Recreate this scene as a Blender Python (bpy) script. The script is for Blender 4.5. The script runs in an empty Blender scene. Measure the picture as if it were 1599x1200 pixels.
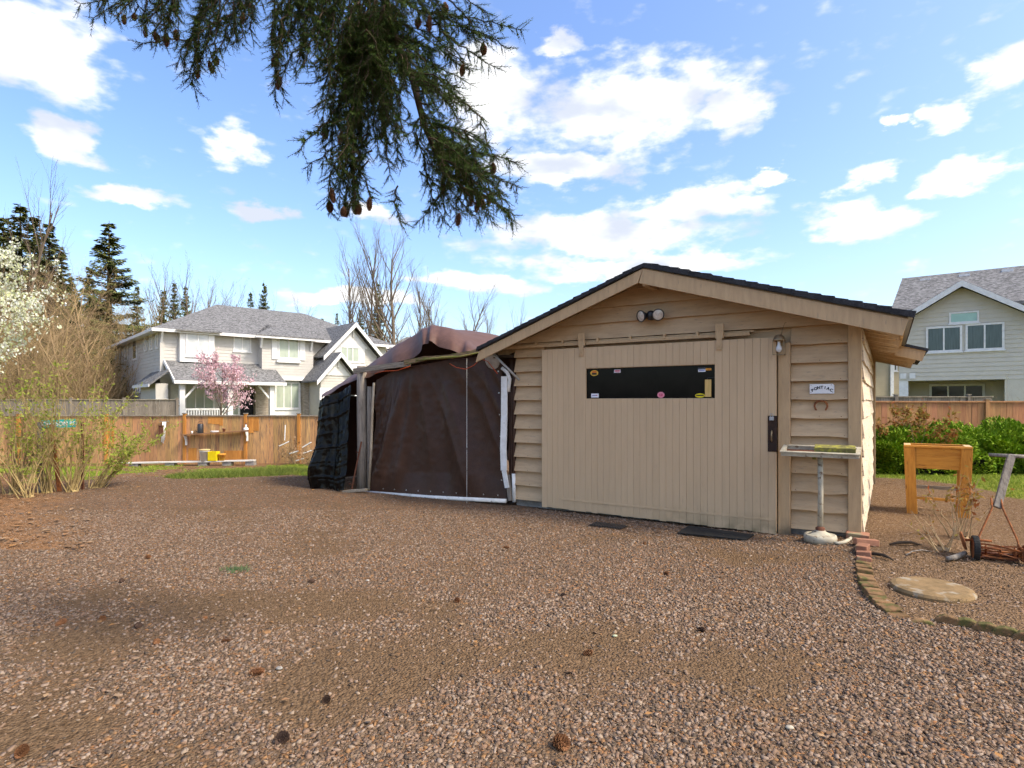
import bpy, math, random
import numpy as np
from mathutils import Vector, Matrix

# ------------------------------------------------------------------ camera, sky, sun, exposure
S = bpy.context.scene
FPX, CX, HY, CAMZ = 922.0, 799.5, 628.0, 1.5        # focal length (px of the 1599 wide photo), horizon row, eye height
cam_d = bpy.data.cameras.new('camera'); cam = bpy.data.objects.new('camera', cam_d); S.collection.objects.link(cam)
cam.location = (0, 0, CAMZ); cam.rotation_euler = (math.radians(90), 0, 0)
cam_d.sensor_width = 36.0; cam_d.lens = 36.0 * FPX / 1599.0; cam_d.shift_y = (HY - 600.0) / 1599.0
cam_d.clip_start = 0.05; cam_d.clip_end = 3000
S.camera = cam

SUN_EL, SUN_AZ = 48.0, 116.0                         # azimuth clockwise from +Y: behind the camera, to the right
SKY_STRENGTH, CLOUD, SUN_STRENGTH, EXPOSURE = 0.15, 2.75, 1.5, 1.66
W = bpy.data.worlds.new('World'); S.world = W; W.use_nodes = True
wn, wl = W.node_tree.nodes, W.node_tree.links
wn.clear()
def N(t, **k):
    n = wn.new(t)
    for a, b in k.items(): setattr(n, a, b)
    return n
def wmath(op, a, b=None, clamp=False):
    n = N('ShaderNodeMath', operation=op, use_clamp=clamp)
    for i, v in enumerate((a, b)):
        if v is None: continue
        if isinstance(v, (int, float)): n.inputs[i].default_value = v
        else: wl.new(v, n.inputs[i])
    return n.outputs[0]
wout = N('ShaderNodeOutputWorld'); bg = N('ShaderNodeBackground'); wl.new(bg.outputs[0], wout.inputs[0])
sky = N('ShaderNodeTexSky', sky_type='NISHITA', sun_disc=False, sun_elevation=math.radians(SUN_EL), sun_rotation=math.radians(SUN_AZ),
        air_density=1.0, dust_density=2.6, ozone_density=1.6, altitude=50)
hs = N('ShaderNodeHueSaturation'); hs.inputs['Hue'].default_value = .508; hs.inputs['Saturation'].default_value = 1.17; hs.inputs['Value'].default_value = .74
wl.new(sky.outputs[0], hs.inputs['Color'])
tc = N('ShaderNodeTexCoord'); sep = N('ShaderNodeSeparateXYZ'); wl.new(tc.outputs['Generated'], sep.inputs[0])
az = wmath('ARCTAN2', sep.outputs[0], sep.outputs[1]); el = wmath('ARCSINE', sep.outputs[2])
nz = N('ShaderNodeTexNoise', noise_dimensions='3D'); nz.inputs['Scale'].default_value = 9; nz.inputs['Detail'].default_value = 8; nz.inputs['Roughness'].default_value = 0.58
mp = N('ShaderNodeMapping'); mp.inputs['Scale'].default_value = (1, 1, 2.2); wl.new(tc.outputs['Generated'], mp.inputs[0]); wl.new(mp.outputs[0], nz.inputs['Vector'])
nf = N('ShaderNodeTexNoise'); nf.inputs['Scale'].default_value = 24; nf.inputs['Detail'].default_value = 8; wl.new(mp.outputs[0], nf.inputs['Vector'])
nd = N('ShaderNodeVectorMath', operation='SUBTRACT'); wl.new(nz.outputs['Color'], nd.inputs[0]); nd.inputs[1].default_value = (.5, .5, .5)
nsc = N('ShaderNodeVectorMath', operation='MULTIPLY'); wl.new(nd.outputs[0], nsc.inputs[0]); nsc.inputs[1].default_value = (.17, .10, 0)
cmb = N('ShaderNodeCombineXYZ'); wl.new(az, cmb.inputs[0]); wl.new(el, cmb.inputs[1])
pos = N('ShaderNodeVectorMath', operation='ADD'); wl.new(cmb.outputs[0], pos.inputs[0]); wl.new(nsc.outputs[0], pos.inputs[1])
def azel(px, py):
    a = math.atan((px - CX) / FPX); return a, math.atan((HY - py) / FPX * math.cos(a))
clouds = []                                          # azimuth, elevation, half width, half height (radians)
for px, py, hx, hy in ((50,70,150,105),(110,217,82,36),(375,225,58,40),(195,303,120,20),(425,330,60,20),(590,333,52,20),(985,165,250,88),(770,150,110,100),
        (880,262,170,34),(1095,318,175,34),(930,372,260,40),(1335,350,120,34),(1345,282,55,26),(1490,275,72,30),(1495,165,66,30),(1572,100,75,52),
        (1200,275,32,15),(1000,415,220,24),(890,66,75,24),(760,440,130,22),(1400,180,40,10),(1150,170,60,60),(560,470,120,18)):
    a, e = azel(px, py); a1, _ = azel(px + hx, py); _, e1 = azel(px, py - hy); clouds.append((a, e, abs(a1 - a) * 1.1, abs(e1 - e) * 1.12))
rc = random.Random(5)
for k in range(13):                                  # broken cloud continues out of view, blobs enlarged for a more neutral fill light
    a = rc.uniform(0.95, 2 * math.pi - 0.95); a = a - 2 * math.pi if a > math.pi else a
    e = rc.uniform(.12, 1.15); s = rc.uniform(.15, .36); clouds.append((a, e, s / max(.35, math.cos(e)), s * rc.uniform(.25, .5)))
acc = None
for a, e, ra, re in clouds:
    s1 = N('ShaderNodeVectorMath', operation='SUBTRACT'); wl.new(pos.outputs[0], s1.inputs[0]); s1.inputs[1].default_value = (a, e, 0)
    s2 = N('ShaderNodeVectorMath', operation='MULTIPLY'); wl.new(s1.outputs[0], s2.inputs[0]); s2.inputs[1].default_value = (1 / ra, 1 / re, 0)
    s3 = N('ShaderNodeVectorMath', operation='LENGTH'); wl.new(s2.outputs[0], s3.inputs[0])
    v = wmath('SUBTRACT', 1.0, s3.outputs['Value'], True)
    acc = v if acc is None else wmath('MAXIMUM', acc, v)
dens = wmath('ADD', acc, wmath('MULTIPLY', wmath('SUBTRACT', nf.outputs['Fac'], .5), 1.15))
mr = N('ShaderNodeMapRange', interpolation_type='SMOOTHSTEP'); wl.new(dens, mr.inputs['Value'])
mr.inputs['From Min'].default_value = .06; mr.inputs['From Max'].default_value = .60
cl = N('ShaderNodeMix', data_type='RGBA'); cl.inputs['A'].default_value = (CLOUD, CLOUD, CLOUD, 1); cl.inputs['B'].default_value = (CLOUD * .60, CLOUD * .65, CLOUD * .76, 1)
ns = N('ShaderNodeTexNoise'); ns.inputs['Scale'].default_value = 7; ns.inputs['Detail'].default_value = 5; wl.new(mp.outputs[0], ns.inputs['Vector'])      # shaded bellies
ms_ = N('ShaderNodeMapRange', interpolation_type='SMOOTHSTEP'); wl.new(ns.outputs['Fac'], ms_.inputs['Value']); ms_.inputs['From Min'].default_value = .44; ms_.inputs['From Max'].default_value = .66
wl.new(ms_.outputs[0], cl.inputs['Factor'])
mx = N('ShaderNodeMix', data_type='RGBA'); wl.new(mr.outputs[0], mx.inputs['Factor']); wl.new(hs.outputs[0], mx.inputs['A']); wl.new(cl.outputs['Result'], mx.inputs['B'])
wl.new(mx.outputs['Result'], bg.inputs['Color']); bg.inputs['Strength'].default_value = SKY_STRENGTH

sd = bpy.data.lights.new('sun', 'SUN'); sun = bpy.data.objects.new('sun', sd); S.collection.objects.link(sun)
sd.energy = SUN_STRENGTH; sd.angle = math.radians(12); sd.color = (1, .90, .76)
sun.rotation_euler = (math.radians(90 - SUN_EL), 0, math.radians(180 - SUN_AZ)); sun.location = (6, -10, 14)
S.view_settings.view_transform = 'Standard'; S.view_settings.look = 'None'; S.view_settings.gamma = 1; S.view_settings.use_curve_mapping = False
S.view_settings.exposure = EXPOSURE
S.cycles.max_bounces = 4; S.cycles.diffuse_bounces = 2; S.cycles.glossy_bounces = 2; S.cycles.transmission_bounces = 2; S.cycles.adaptive_threshold = .03; S.cycles.use_light_tree = False; W.cycles.sampling_method = 'MANUAL'; W.cycles.sample_map_resolution = 512; S.cycles.use_denoising = True

# ------------------------------------------------------------------ helpers
RND = random.Random(11); RG = np.random.default_rng(11)
COL = S.collection
def tag(o, label=None, cat=None, group=None, kind=None):
    if label: o['label'] = label
    if cat: o['category'] = cat
    if group: o['group'] = group
    if kind: o['kind'] = kind
    return o
def empty(name, loc=(0, 0, 0), rz=0.0, label=None, cat=None, group=None):
    o = bpy.data.objects.new(name, None); COL.objects.link(o); o.location = loc; o.rotation_euler = (0, 0, rz); o.empty_display_size = .2
    return tag(o, label, cat, group)
def link(name, me, mat=None, parent=None):
    o = bpy.data.objects.new(name, me); COL.objects.link(o)
    if mat is not None and not me.materials: me.materials.append(mat)
    if parent is not None: o.parent = parent
    return o
def npmesh(name, V, F, smooth=False):
    V = np.asarray(V, np.float32).reshape(-1, 3); F = np.asarray(F, np.int32); n, k = F.shape
    me = bpy.data.meshes.new(name); me.vertices.add(len(V)); me.vertices.foreach_set('co', V.ravel())
    me.loops.add(n * k); me.loops.foreach_set('vertex_index', F.ravel())
    me.polygons.add(n); me.polygons.foreach_set('loop_start', np.arange(0, n * k, k, dtype=np.int32))
    try: me.polygons.foreach_set('loop_total', np.full(n, k, np.int32))
    except Exception: pass
    if smooth: me.polygons.foreach_set('use_smooth', np.ones(n, bool))
    me.update(calc_edges=True); me.validate(); return me
def frames(d):
    d = d / np.maximum(np.linalg.norm(d, axis=1, keepdims=True), 1e-9)
    up = np.where(np.abs(d[:, 2:3]) < .95, np.array([[0, 0, 1.]]), np.array([[1., 0, 0]]))
    a = np.cross(d, up); a /= np.linalg.norm(a, axis=1, keepdims=True); b = np.cross(a, d)
    return d, a, b
def rep(Vt, Ft, R, T):
    """copies of a template: R (m,3,3), T (m,3)"""
    m = len(T); V = np.einsum('mij,vj->mvi', R, Vt) + T[:, None, :]
    F = Ft[None] + (np.arange(m) * len(Vt))[:, None, None]
    return V.reshape(-1, 3), F.reshape(-1, Ft.shape[1])
def randrot(m, rng=RG):
    q = rng.normal(size=(m, 4)); q /= np.linalg.norm(q, axis=1, keepdims=True); w, x, y, z = q.T
    return np.stack([np.stack([1-2*(y*y+z*z), 2*(x*y-z*w), 2*(x*z+y*w)], -1), np.stack([2*(x*y+z*w), 1-2*(x*x+z*z), 2*(y*z-x*w)], -1), np.stack([2*(x*z-y*w), 2*(y*z+x*w), 1-2*(x*x+y*y)], -1)], 1)
class MB:
    """collects shapes into one mesh"""
    def __init__(s): s.v = []; s.f = []
    def add(s, vs, fs):
        n = len(s.v); s.v += [tuple(v) for v in vs]; s.f += [tuple(i + n for i in f) for f in fs]; return s
    def box(s, x0, x1, y0, y1, z0, z1, M=None):
        vs = [Vector((x, y, z)) for x in (x0, x1) for y in (y0, y1) for z in (z0, z1)]
        if M is not None: vs = [M @ v for v in vs]
        return s.add(vs, [(0,1,3,2),(4,6,7,5),(0,4,5,1),(2,3,7,6),(0,2,6,4),(1,5,7,3)])
    def beam(s, a, b, w, h, up=(0, 0, 1)):
        a, b = Vector(a), Vector(b); d = (b - a).normalized(); sd_ = d.cross(Vector(up)); sd_ = sd_.normalized() if sd_.length > 1e-5 else Vector((1, 0, 0)); u = sd_.cross(d)
        vs = [p + sd_ * (i * w / 2) + u * (j * h / 2) for p in (a, b) for i in (-1, 1) for j in (-1, 1)]
        return s.add(vs, [(0,1,3,2),(4,6,7,5),(0,4,5,1),(2,3,7,6),(0,2,6,4),(1,5,7,3)])
    def tube(s, pts, rad, n=8, cap=True):
        pts = [Vector(p) for p in pts]; k = len(pts); rad = [rad] * k if isinstance(rad, (int, float)) else list(rad); base = len(s.v); pa = None
        for i, p in enumerate(pts):
            d = (pts[min(i + 1, k - 1)] - pts[max(i - 1, 0)]).normalized()
            a = d.orthogonal().normalized() if pa is None else (pa - d * pa.dot(d))
            a = a.normalized() if a.length > 1e-6 else d.orthogonal().normalized(); pa = a; b = d.cross(a)
            for j in range(n):
                t = 2 * math.pi * j / n; s.v.append(tuple(p + (a * math.cos(t) + b * math.sin(t)) * rad[i]))
        for i in range(k - 1):
            for j in range(n):
                o = base + i * n; j2 = (j + 1) % n; s.f.append((o + j, o + j2, o + n + j2, o + n + j))
        if cap: s.f.append(tuple(base + j for j in reversed(range(n)))); s.f.append(tuple(base + (k - 1) * n + j for j in range(n)))
        return s
    def lathe(s, prof, n=20, M=None, cap=True):
        base = len(s.v)
        for r, z in prof:
            for j in range(n):
                t = 2 * math.pi * j / n; v = Vector((r * math.cos(t), r * math.sin(t), z)); s.v.append(tuple(M @ v if M is not None else v))
        for i in range(len(prof) - 1):
            for j in range(n):
                o = base + i * n; j2 = (j + 1) % n; s.f.append((o + j, o + j2, o + n + j2, o + n + j))
        if cap: s.f.append(tuple(base + j for j in reversed(range(n)))); s.f.append(tuple(base + (len(prof) - 1) * n + j for j in range(n)))
        return s
    def poly(s, pts, vec):
        """flat polygon extruded along vec"""
        k = len(pts); vec = Vector(vec); P = [Vector(p) for p in pts]
        return s.add(P + [p + vec for p in P], [tuple(reversed(range(k))), tuple(range(k, 2 * k))] + [(i, (i + 1) % k, k + (i + 1) % k, k + i) for i in range(k)])
    def grid(s, P):
        r, c = len(P), len(P[0]); n = len(s.v); s.v += [tuple(p) for row in P for p in row]
        s.f += [(n + i*c + j, n + i*c + j + 1, n + (i+1)*c + j + 1, n + (i+1)*c + j) for i in range(r - 1) for j in range(c - 1)]; return s
    def mesh(s, name, smooth=False, bevel=0):
        me = bpy.data.meshes.new(name); me.from_pydata(s.v, [], s.f); me.update()
        if smooth: me.polygons.foreach_set('use_smooth', [True] * len(me.polygons))
        return me
    def build(s, name, mat, parent=None, smooth=False, bevel=0, loc=None):
        o = link(name, s.mesh(name, smooth), mat, parent)
        if bevel:
            m = o.modifiers.new('bevel', 'BEVEL'); m.width = bevel; m.segments = 2; m.limit_method = 'ANGLE'
        if loc is not None: o.location = loc
        return o
def fix_normals(o):
    import bmesh
    b = bmesh.new(); b.from_mesh(o.data); bmesh.ops.recalc_face_normals(b, faces=b.faces); b.to_mesh(o.data); b.free(); return o
def smoothstep(a, b, x):
    t = min(1, max(0, (x - a) / (b - a))); return t * t * (3 - 2 * t)
def terrain(x, y):
    return -.58 * smoothstep(10.5, 20, y) + .07 * math.exp(-((x - 4.0) ** 2 + (y - 6.0) ** 2) / 1.1) + .045 * smoothstep(3.6, 4.3, x) * smoothstep(3.5, 4.6, y) * smoothstep(13, 10, y)
def at(px, py, Y): return Vector(((px - CX) / FPX * Y, Y, CAMZ + (HY - py) / FPX * Y))
def gp(px, py):
    """where the line of sight through a photo pixel meets the ground"""
    z = 0.0
    for _ in range(30):
        Y = (CAMZ - z) * FPX / max(py - HY, 1); z = .5 * z + .5 * terrain((px - CX) / FPX * Y, Y)
    return Vector(((px - CX) / FPX * Y, Y, terrain((px - CX) / FPX * Y, Y)))
class Frame:
    """a building's own axes: x along its front, y into its depth, z up"""
    def __init__(s, o, deg):
        s.o = Vector(o); s.a = math.radians(deg); s.M = Matrix.Translation(s.o) @ Matrix.Rotation(s.a, 4, 'Z'); s.I = s.M.inverted(); s.R = s.I.to_3x3()
    def cut(s, px, py, y=None, x=None):
        c = s.I @ Vector((0, 0, CAMZ)); d = s.R @ Vector(((px - CX) / FPX, 1, (HY - py) / FPX))
        t = (y - c.y) / d.y if y is not None else (x - c.x) / d.x
        return c + d * t
    def f(s, px, py, y=0.0): p = s.cut(px, py, y=y); return p.x, p.z
    def s_(s, px, py, x=0.0): p = s.cut(px, py, x=x); return p.y, p.z
    def loc(s, P): return s.I @ Vector(P)

# ------------------------------------------------------------------ materials
MATS = {}
def pmat(name, c, c2=None, scale=6, rough=.8, bump=.15, stretch=(1, 1, 1), rand=0.0, spec=.12, metal=0.0, ramp=(.38, .66), c3=None, c3scale=30, c3amt=(.62, .70), bdist=.01, world=False, coat=0, hue=0.0):
    if name in MATS: return MATS[name]
    m = bpy.data.materials.new(name); m.use_nodes = True; nt = m.node_tree; n, l = nt.nodes, nt.links; b = n['Principled BSDF']
    b.inputs['Roughness'].default_value = rough; b.inputs['Specular IOR Level'].default_value = spec; b.inputs['Metallic'].default_value = metal
    if coat: b.inputs['Coat Weight'].default_value = coat
    c2 = c2 or tuple(x * .72 for x in c)
    tcn = n.new('ShaderNodeTexCoord'); oi = n.new('ShaderNodeObjectInfo')
    off = n.new('ShaderNodeMath'); off.operation = 'MULTIPLY'; off.inputs[1].default_value = 41.0; l.new(oi.outputs['Random'], off.inputs[0])
    ad = n.new('ShaderNodeVectorMath'); ad.operation = 'ADD'; l.new(off.outputs[0], ad.inputs[1])
    if world:
        g = n.new('ShaderNodeNewGeometry'); l.new(g.outputs['Position'], ad.inputs[0]); off.inputs[1].default_value = 0
    else: l.new(tcn.outputs['Object'], ad.inputs[0])
    mp_ = n.new('ShaderNodeMapping'); mp_.inputs['Scale'].default_value = stretch; l.new(ad.outputs[0], mp_.inputs[0])
    t = n.new('ShaderNodeTexNoise'); t.inputs['Scale'].default_value = scale; t.inputs['Detail'].default_value = 8; t.inputs['Roughness'].default_value = .62; l.new(mp_.outputs[0], t.inputs['Vector'])
    r = n.new('ShaderNodeMapRange'); r.inputs['From Min'].default_value = ramp[0]; r.inputs['From Max'].default_value = ramp[1]; l.new(t.outputs['Fac'], r.inputs['Value'])
    mix = n.new('ShaderNodeMix'); mix.data_type = 'RGBA'; mix.inputs['A'].default_value = (*c, 1); mix.inputs['B'].default_value = (*c2, 1); l.new(r.outputs[0], mix.inputs['Factor'])
    out = mix.outputs['Result']
    if c3:
        t3 = n.new('ShaderNodeTexNoise'); t3.inputs['Scale'].default_value = c3scale; t3.inputs['Detail'].default_value = 7; l.new(mp_.outputs[0], t3.inputs['Vector'])
        r3 = n.new('ShaderNodeMapRange'); r3.inputs['From Min'].default_value = c3amt[0]; r3.inputs['From Max'].default_value = c3amt[1]; l.new(t3.outputs['Fac'], r3.inputs['Value'])
        m3 = n.new('ShaderNodeMix'); m3.data_type = 'RGBA'; l.new(r3.outputs[0], m3.inputs['Factor']); l.new(out, m3.inputs['A']); m3.inputs['B'].default_value = (*c3, 1); out = m3.outputs['Result']
    if rand or hue:
        h = n.new('ShaderNodeHueSaturation'); v = n.new('ShaderNodeMapRange'); v.inputs['To Min'].default_value = 1 - rand; v.inputs['To Max'].default_value = 1 + rand
        l.new(oi.outputs['Random'], v.inputs['Value']); l.new(v.outputs[0], h.inputs['Value']); l.new(out, h.inputs['Color']); out = h.outputs[0]
        if hue:
            hh = n.new('ShaderNodeMapRange'); hh.inputs['To Min'].default_value = .5 - hue; hh.inputs['To Max'].default_value = .5 + hue
            fr = n.new('ShaderNodeMath'); fr.operation = 'FRACT'; ml = n.new('ShaderNodeMath'); ml.operation = 'MULTIPLY'; ml.inputs[1].default_value = 7.31
            l.new(oi.outputs['Random'], ml.inputs[0]); l.new(ml.outputs[0], fr.inputs[0]); l.new(fr.outputs[0], hh.inputs['Value']); l.new(hh.outputs[0], h.inputs['Hue'])
    l.new(out, b.inputs['Base Color'])
    if bump:
        bp = n.new('ShaderNodeBump'); bp.inputs['Strength'].default_value = bump; bp.inputs['Distance'].default_value = bdist; l.new(t.outputs['Fac'], bp.inputs['Height']); l.new(bp.outputs[0], b.inputs['Normal'])
    MATS[name] = m; return m
def leafmat(name, c, c2, var=.35, rough=.55):
    """foliage: colour varies from leaf to leaf, some light passes through"""
    m = bpy.data.materials.new(name); m.use_nodes = True; n, l = m.node_tree.nodes, m.node_tree.links; b = n['Principled BSDF']; o = n['Material Output']
    g = n.new('ShaderNodeNewGeometry'); mix = n.new('ShaderNodeMix'); mix.data_type = 'RGBA'; mix.inputs['A'].default_value = (*c, 1); mix.inputs['B'].default_value = (*c2, 1)
    l.new(g.outputs['Random Per Island'], mix.inputs['Factor'])
    l.new(mix.outputs['Result'], b.inputs['Base Color']); b.inputs['Roughness'].default_value = rough; b.inputs['Specular IOR Level'].default_value = .06
    if not var: return m
    tr = n.new('ShaderNodeBsdfTranslucent'); l.new(mix.outputs['Result'], tr.inputs['Color']); ms = n.new('ShaderNodeMixShader'); ms.inputs[0].default_value = var
    l.new(b.outputs[0], ms.inputs[1]); l.new(tr.outputs[0], ms.inputs[2]); l.new(ms.outputs[0], o.inputs['Surface']); return m
M_TAN = pmat('tan_paint', (.54, .382, .222), (.45, .313, .178), 3, .62, .25, (1, 6, 6), rand=.05, c3=(.33, .25, .16), c3scale=14, c3amt=(.60, .74), bdist=.004)
M_TAND = pmat('tan_door_paint', (.565, .405, .24), (.53, .378, .222), 3, .6, .15, (8, 8, .7), rand=.022, c3=(.40, .29, .18), c3scale=9, c3amt=(.66, .80), bdist=.004)
M_TANV = pmat('tan_trim_paint', (.52, .362, .20), (.44, .302, .165), 4, .65, .3, (6, 6, .8), rand=.03, c3=(.30, .23, .15), c3scale=12, c3amt=(.62, .75), bdist=.004)
M_PEEL = pmat('peeling_cream_paint', (.66, .55, .40), (.52, .42, .29), 5, .7, .5, (2, 1, 5), rand=.05, c3=(.26, .20, .15), c3scale=9, c3amt=(.58, .66))
def stain(m, x0, x1, ztop, col):
    """mossy dirt along the foot of the door, broken up by noise"""
    n, l = m.node_tree.nodes, m.node_tree.links; b = n['Principled BSDF']; src = b.inputs['Base Color'].links[0].from_socket; t = n.new('ShaderNodeTexCoord'); s = n.new('ShaderNodeSeparateXYZ'); l.new(t.outputs['Object'], s.inputs[0])
    def rr(v, a, b_): r = n.new('ShaderNodeMapRange'); r.inputs['From Min'].default_value = a; r.inputs['From Max'].default_value = b_; l.new(v, r.inputs['Value']); return r.outputs[0]
    def mu(a, b_, op='MULTIPLY'): q = n.new('ShaderNodeMath'); q.operation = op; l.new(a, q.inputs[0]); l.new(b_, q.inputs[1]); return q.outputs[0]
    nz = n.new('ShaderNodeTexNoise'); nz.inputs['Scale'].default_value = 5; nz.inputs['Detail'].default_value = 9; l.new(t.outputs['Object'], nz.inputs['Vector'])
    f = mu(mu(rr(s.outputs[2], ztop, .0), rr(s.outputs[0], x0, x1)), rr(nz.outputs['Fac'], .38, .62)); mx = n.new('ShaderNodeMix'); mx.data_type = 'RGBA'; l.new(f, mx.inputs['Factor']); l.new(src, mx.inputs['A']); mx.inputs['B'].default_value = (*col, 1); l.new(mx.outputs['Result'], b.inputs['Base Color'])
stain(M_TAND, 1.6, 3.3, .26, (.17, .14, .07)); stain(M_TANV, -3, .2, .22, (.10, .085, .055))
M_SHING = pmat('black_shingle', (.028, .028, .03), (.05, .05, .052), 60, .95, .5, rand=.25)
M_DARKW = pmat('dark_bare_wood', (.06, .045, .032), (.03, .022, .016), 6, .9, .4, (1, 8, 8))
M_CONC = pmat('concrete', (.30, .28, .25), (.18, .165, .14), 9, .92, .4)
M_BLACK = pmat('black_void', (.008, .008, .008), (.006, .006, .006), 4, .9, 0)
M_PANE = pmat('dark_interior_glass', (.003, .003, .003), (.009, .008, .007), 2.5, .06, 0, spec=.11)  # near-black colour stands in for the unlit interior behind the pane
M_BMETAL = pmat('black_metal', (.018, .018, .02), (.03, .03, .032), 20, .38, .05, spec=.5)
M_LENS = pmat('ribbed_lamp_glass', (.62, .56, .48), (.45, .38, .31), 30, .12, .3, spec=.6, coat=.5)
M_BRASS = pmat('aged_brass', (.34, .25, .14), (.20, .15, .09), 14, .45, .2, metal=.6)
M_WHITE = pmat('white_paint', (.78, .77, .74), (.68, .66, .62), 7, .5, .1, rand=.03)
M_WPVC = pmat('weathered_white_plastic', (.80, .79, .74), (.66, .64, .58), 9, .45, .1, c3=(.28, .25, .2), c3scale=16, c3amt=(.64, .72))
M_RUST = pmat('rust', (.30, .105, .035), (.15, .06, .03), 22, .85, .5, c3=(.42, .18, .06), c3scale=30)
M_RUSTD = pmat('dark_rust', (.16, .065, .035), (.09, .04, .028), 25, .85, .4)
M_RUBBER = pmat('black_rubber', (.02, .02, .02), (.035, .034, .03), 25, .75, .3)
M_GREYW = pmat('weathered_grey_wood', (.27, .235, .19), (.15, .125, .10), 5, .88, .5, (9, 9, .8), rand=.12, c3=(.09, .075, .06), c3scale=14)
M_GREYH = pmat('weathered_grey_plank', (.34, .29, .22), (.18, .15, .11), 5, .88, .5, (.8, 9, 9), rand=.12, c3=(.09, .075, .06), c3scale=14)
M_CEDAR = pmat('stained_cedar', (.54, .245, .045), (.40, .165, .03), 5, .55, .25, (8, 8, .9), rand=.10, c3=(.15, .06, .02), c3scale=9, c3amt=(.66, .72))
M_CEDARH = pmat('stained_cedar_plank', (.58, .27, .05), (.44, .185, .033), 5, .55, .25, (.9, 8, 8), rand=.10, c3=(.15, .06, .02), c3scale=9, c3amt=(.66, .72))
M_BRICK = pmat('red_brick', (.34, .165, .10), (.24, .115, .07), 14, .92, .5, rand=.15, c3=(.23, .19, .11), c3scale=9, c3amt=(.55, .68))
M_MOSSB = pmat('mossy_brick', (.24, .135, .065), (.15, .095, .045), 14, .95, .6, rand=.2, c3=(.10, .09, .03), c3scale=10, c3amt=(.5, .62))
M_TARP = pmat('brown_tarp', (.060, .030, .0185), (.044, .022, .014), 60, .40, .12, spec=.2, bdist=.002, c3=(.076, .038, .024), c3scale=5, c3amt=(.5, .8))
M_TARPT = pmat('faded_brown_tarp', (.115, .060, .042), (.09, .047, .033), 14, .55, .12, spec=.22, bdist=.004)
M_BTARP = pmat('black_plastic_sheet', (.002, .002, .002), (.004, .004, .004), 14, .20, .25, spec=.17, bdist=.006)
# ------------------------------------------------------------------ ground
VG = {}
def vnoise(x, y, s, seed):
    if seed not in VG: VG[seed] = np.random.default_rng(seed).random((64, 64))
    g = VG[seed]; u = np.asarray(x) / s + 31.3; v = np.asarray(y) / s + 17.7
    i = np.floor(u).astype(int); j = np.floor(v).astype(int); fu = u - i; fv = v - j; fu = fu*fu*(3-2*fu); fv = fv*fv*(3-2*fv)
    a = lambda p, q: g[p % 64, q % 64]
    return (a(i,j)*(1-fu) + a(i+1,j)*fu)*(1-fv) + (a(i,j+1)*(1-fu) + a(i+1,j+1)*fu)*fv
def fbm(x, y, s, seed): return .5*vnoise(x,y,s,seed) + .27*vnoise(x,y,s/2.1,seed+1) + .15*vnoise(x,y,s/4.3,seed+2) + .08*vnoise(x,y,s/9,seed+3)
def ss(a, b, x): t = np.clip((x - a) / (b - a), 0, 1); return t*t*(3-2*t)
def terr(x, y):
    return -.58*ss(10.5,20,y) + .07*np.exp(-((x-4.0)**2+(y-6.0)**2)/1.1) + .045*ss(3.6,4.3,x)*ss(3.5,4.6,y)*(1-ss(10,13,y))
BORDER_PX = [(1338,846),(1347,858),(1349,874),(1349,890),(1352,906),(1359,922),(1370,938),(1384,952),(1404,966),(1432,973),(1462,970),(1492,975),(1524,981),(1558,989),(1592,996)]
BORDER = [gp(*p) for p in BORDER_PX]
DIRT = [(gp(px, py), rx, ry, w) for px, py, rx, ry, w in ((60,1010,.75,.42,.30),(120,1120,.45,.30,.26),(490,942,.85,.34,.34),(290,940,.6,.25,.2),(470,1090,.36,.20,.34),(560,1060,.3,.2,.22),(880,1175,.16,.09,.34),(900,1010,.4,.25,.12),(1130,1060,.5,.25,.24),(1330,1110,.35,.18,.2),(1250,1040,.5,.2,.22),(700,1010,.4,.2,.12),(1240,870,1.2,.3,.3),(1000,840,1.8,.22,.22),(640,830,1.6,.5,-.15),(300,1100,.5,.3,-.22),(750,1080,.5,.3,-.2),(1400,1060,.6,.4,-.2),(620,1180,.5,.2,-.2))]
def dirtf(x, y):
    """where the gravel is worn down to bare soil"""
    d = fbm(x, y, 1.5, 40) + .45 * (fbm(x, y, .45, 44) - .5)
    for p, rx, ry, w in DIRT: d = d + w * np.exp(-((x - p.x) / rx) ** 2 - ((y - p.y) / ry) ** 2)
    return ss(.54, .86, d)
def zones(x, y):
    """weights of bare bed soil, grass and leaf litter; gravel is the rest"""
    r = x / np.maximum(y, .5); n = fbm(x, y, 1.1, 3) - .5; n2 = fbm(x, y, .35, 9) - .5
    bx = np.array([p.x for p in BORDER] + [9.0]); by = np.array([p.y for p in BORDER] + [3.2]); rb = bx / by
    inner = y > np.interp(r, rb, by, left=99, right=3.6) + .04
    side = ((x - 3.72)*.8434 - (y - 6.2)*.5373) > -.05
    bed = np.where((inner & (r > .594)) | (side & (y > 6.1)), 1.0, 0.0)
    lawn = ss(-.12, .12, y - np.interp(r, [.60,.62,.70,.757,.82,.867,.95], [11.9,11.5,11.0,10.6,9.6,8.9,8.4]) + n*.9) * (r > .55)
    left = ss(-.10, .12, y - 12.0 - .5*np.sin(x*.9) + n*3.2 - 1.1*ss(-9,-12,x)) * (r < -.28)
    litter = ss(-.25, .5, (-x*.62 - y*.55) + 1.05*n + .55 + np.where(x < -4, .25, 0)) * (y > 6) * (r < -.45)
    litter = np.maximum(litter, .8*left*ss(.02,-.16,n + .6*n2))
    grass = np.maximum(lawn, left*ss(-.04,.14,n + .5*n2)); far = ss(20, 24, y)
    return bed, np.maximum(grass, far*.8), litter*(1 - far)
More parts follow.
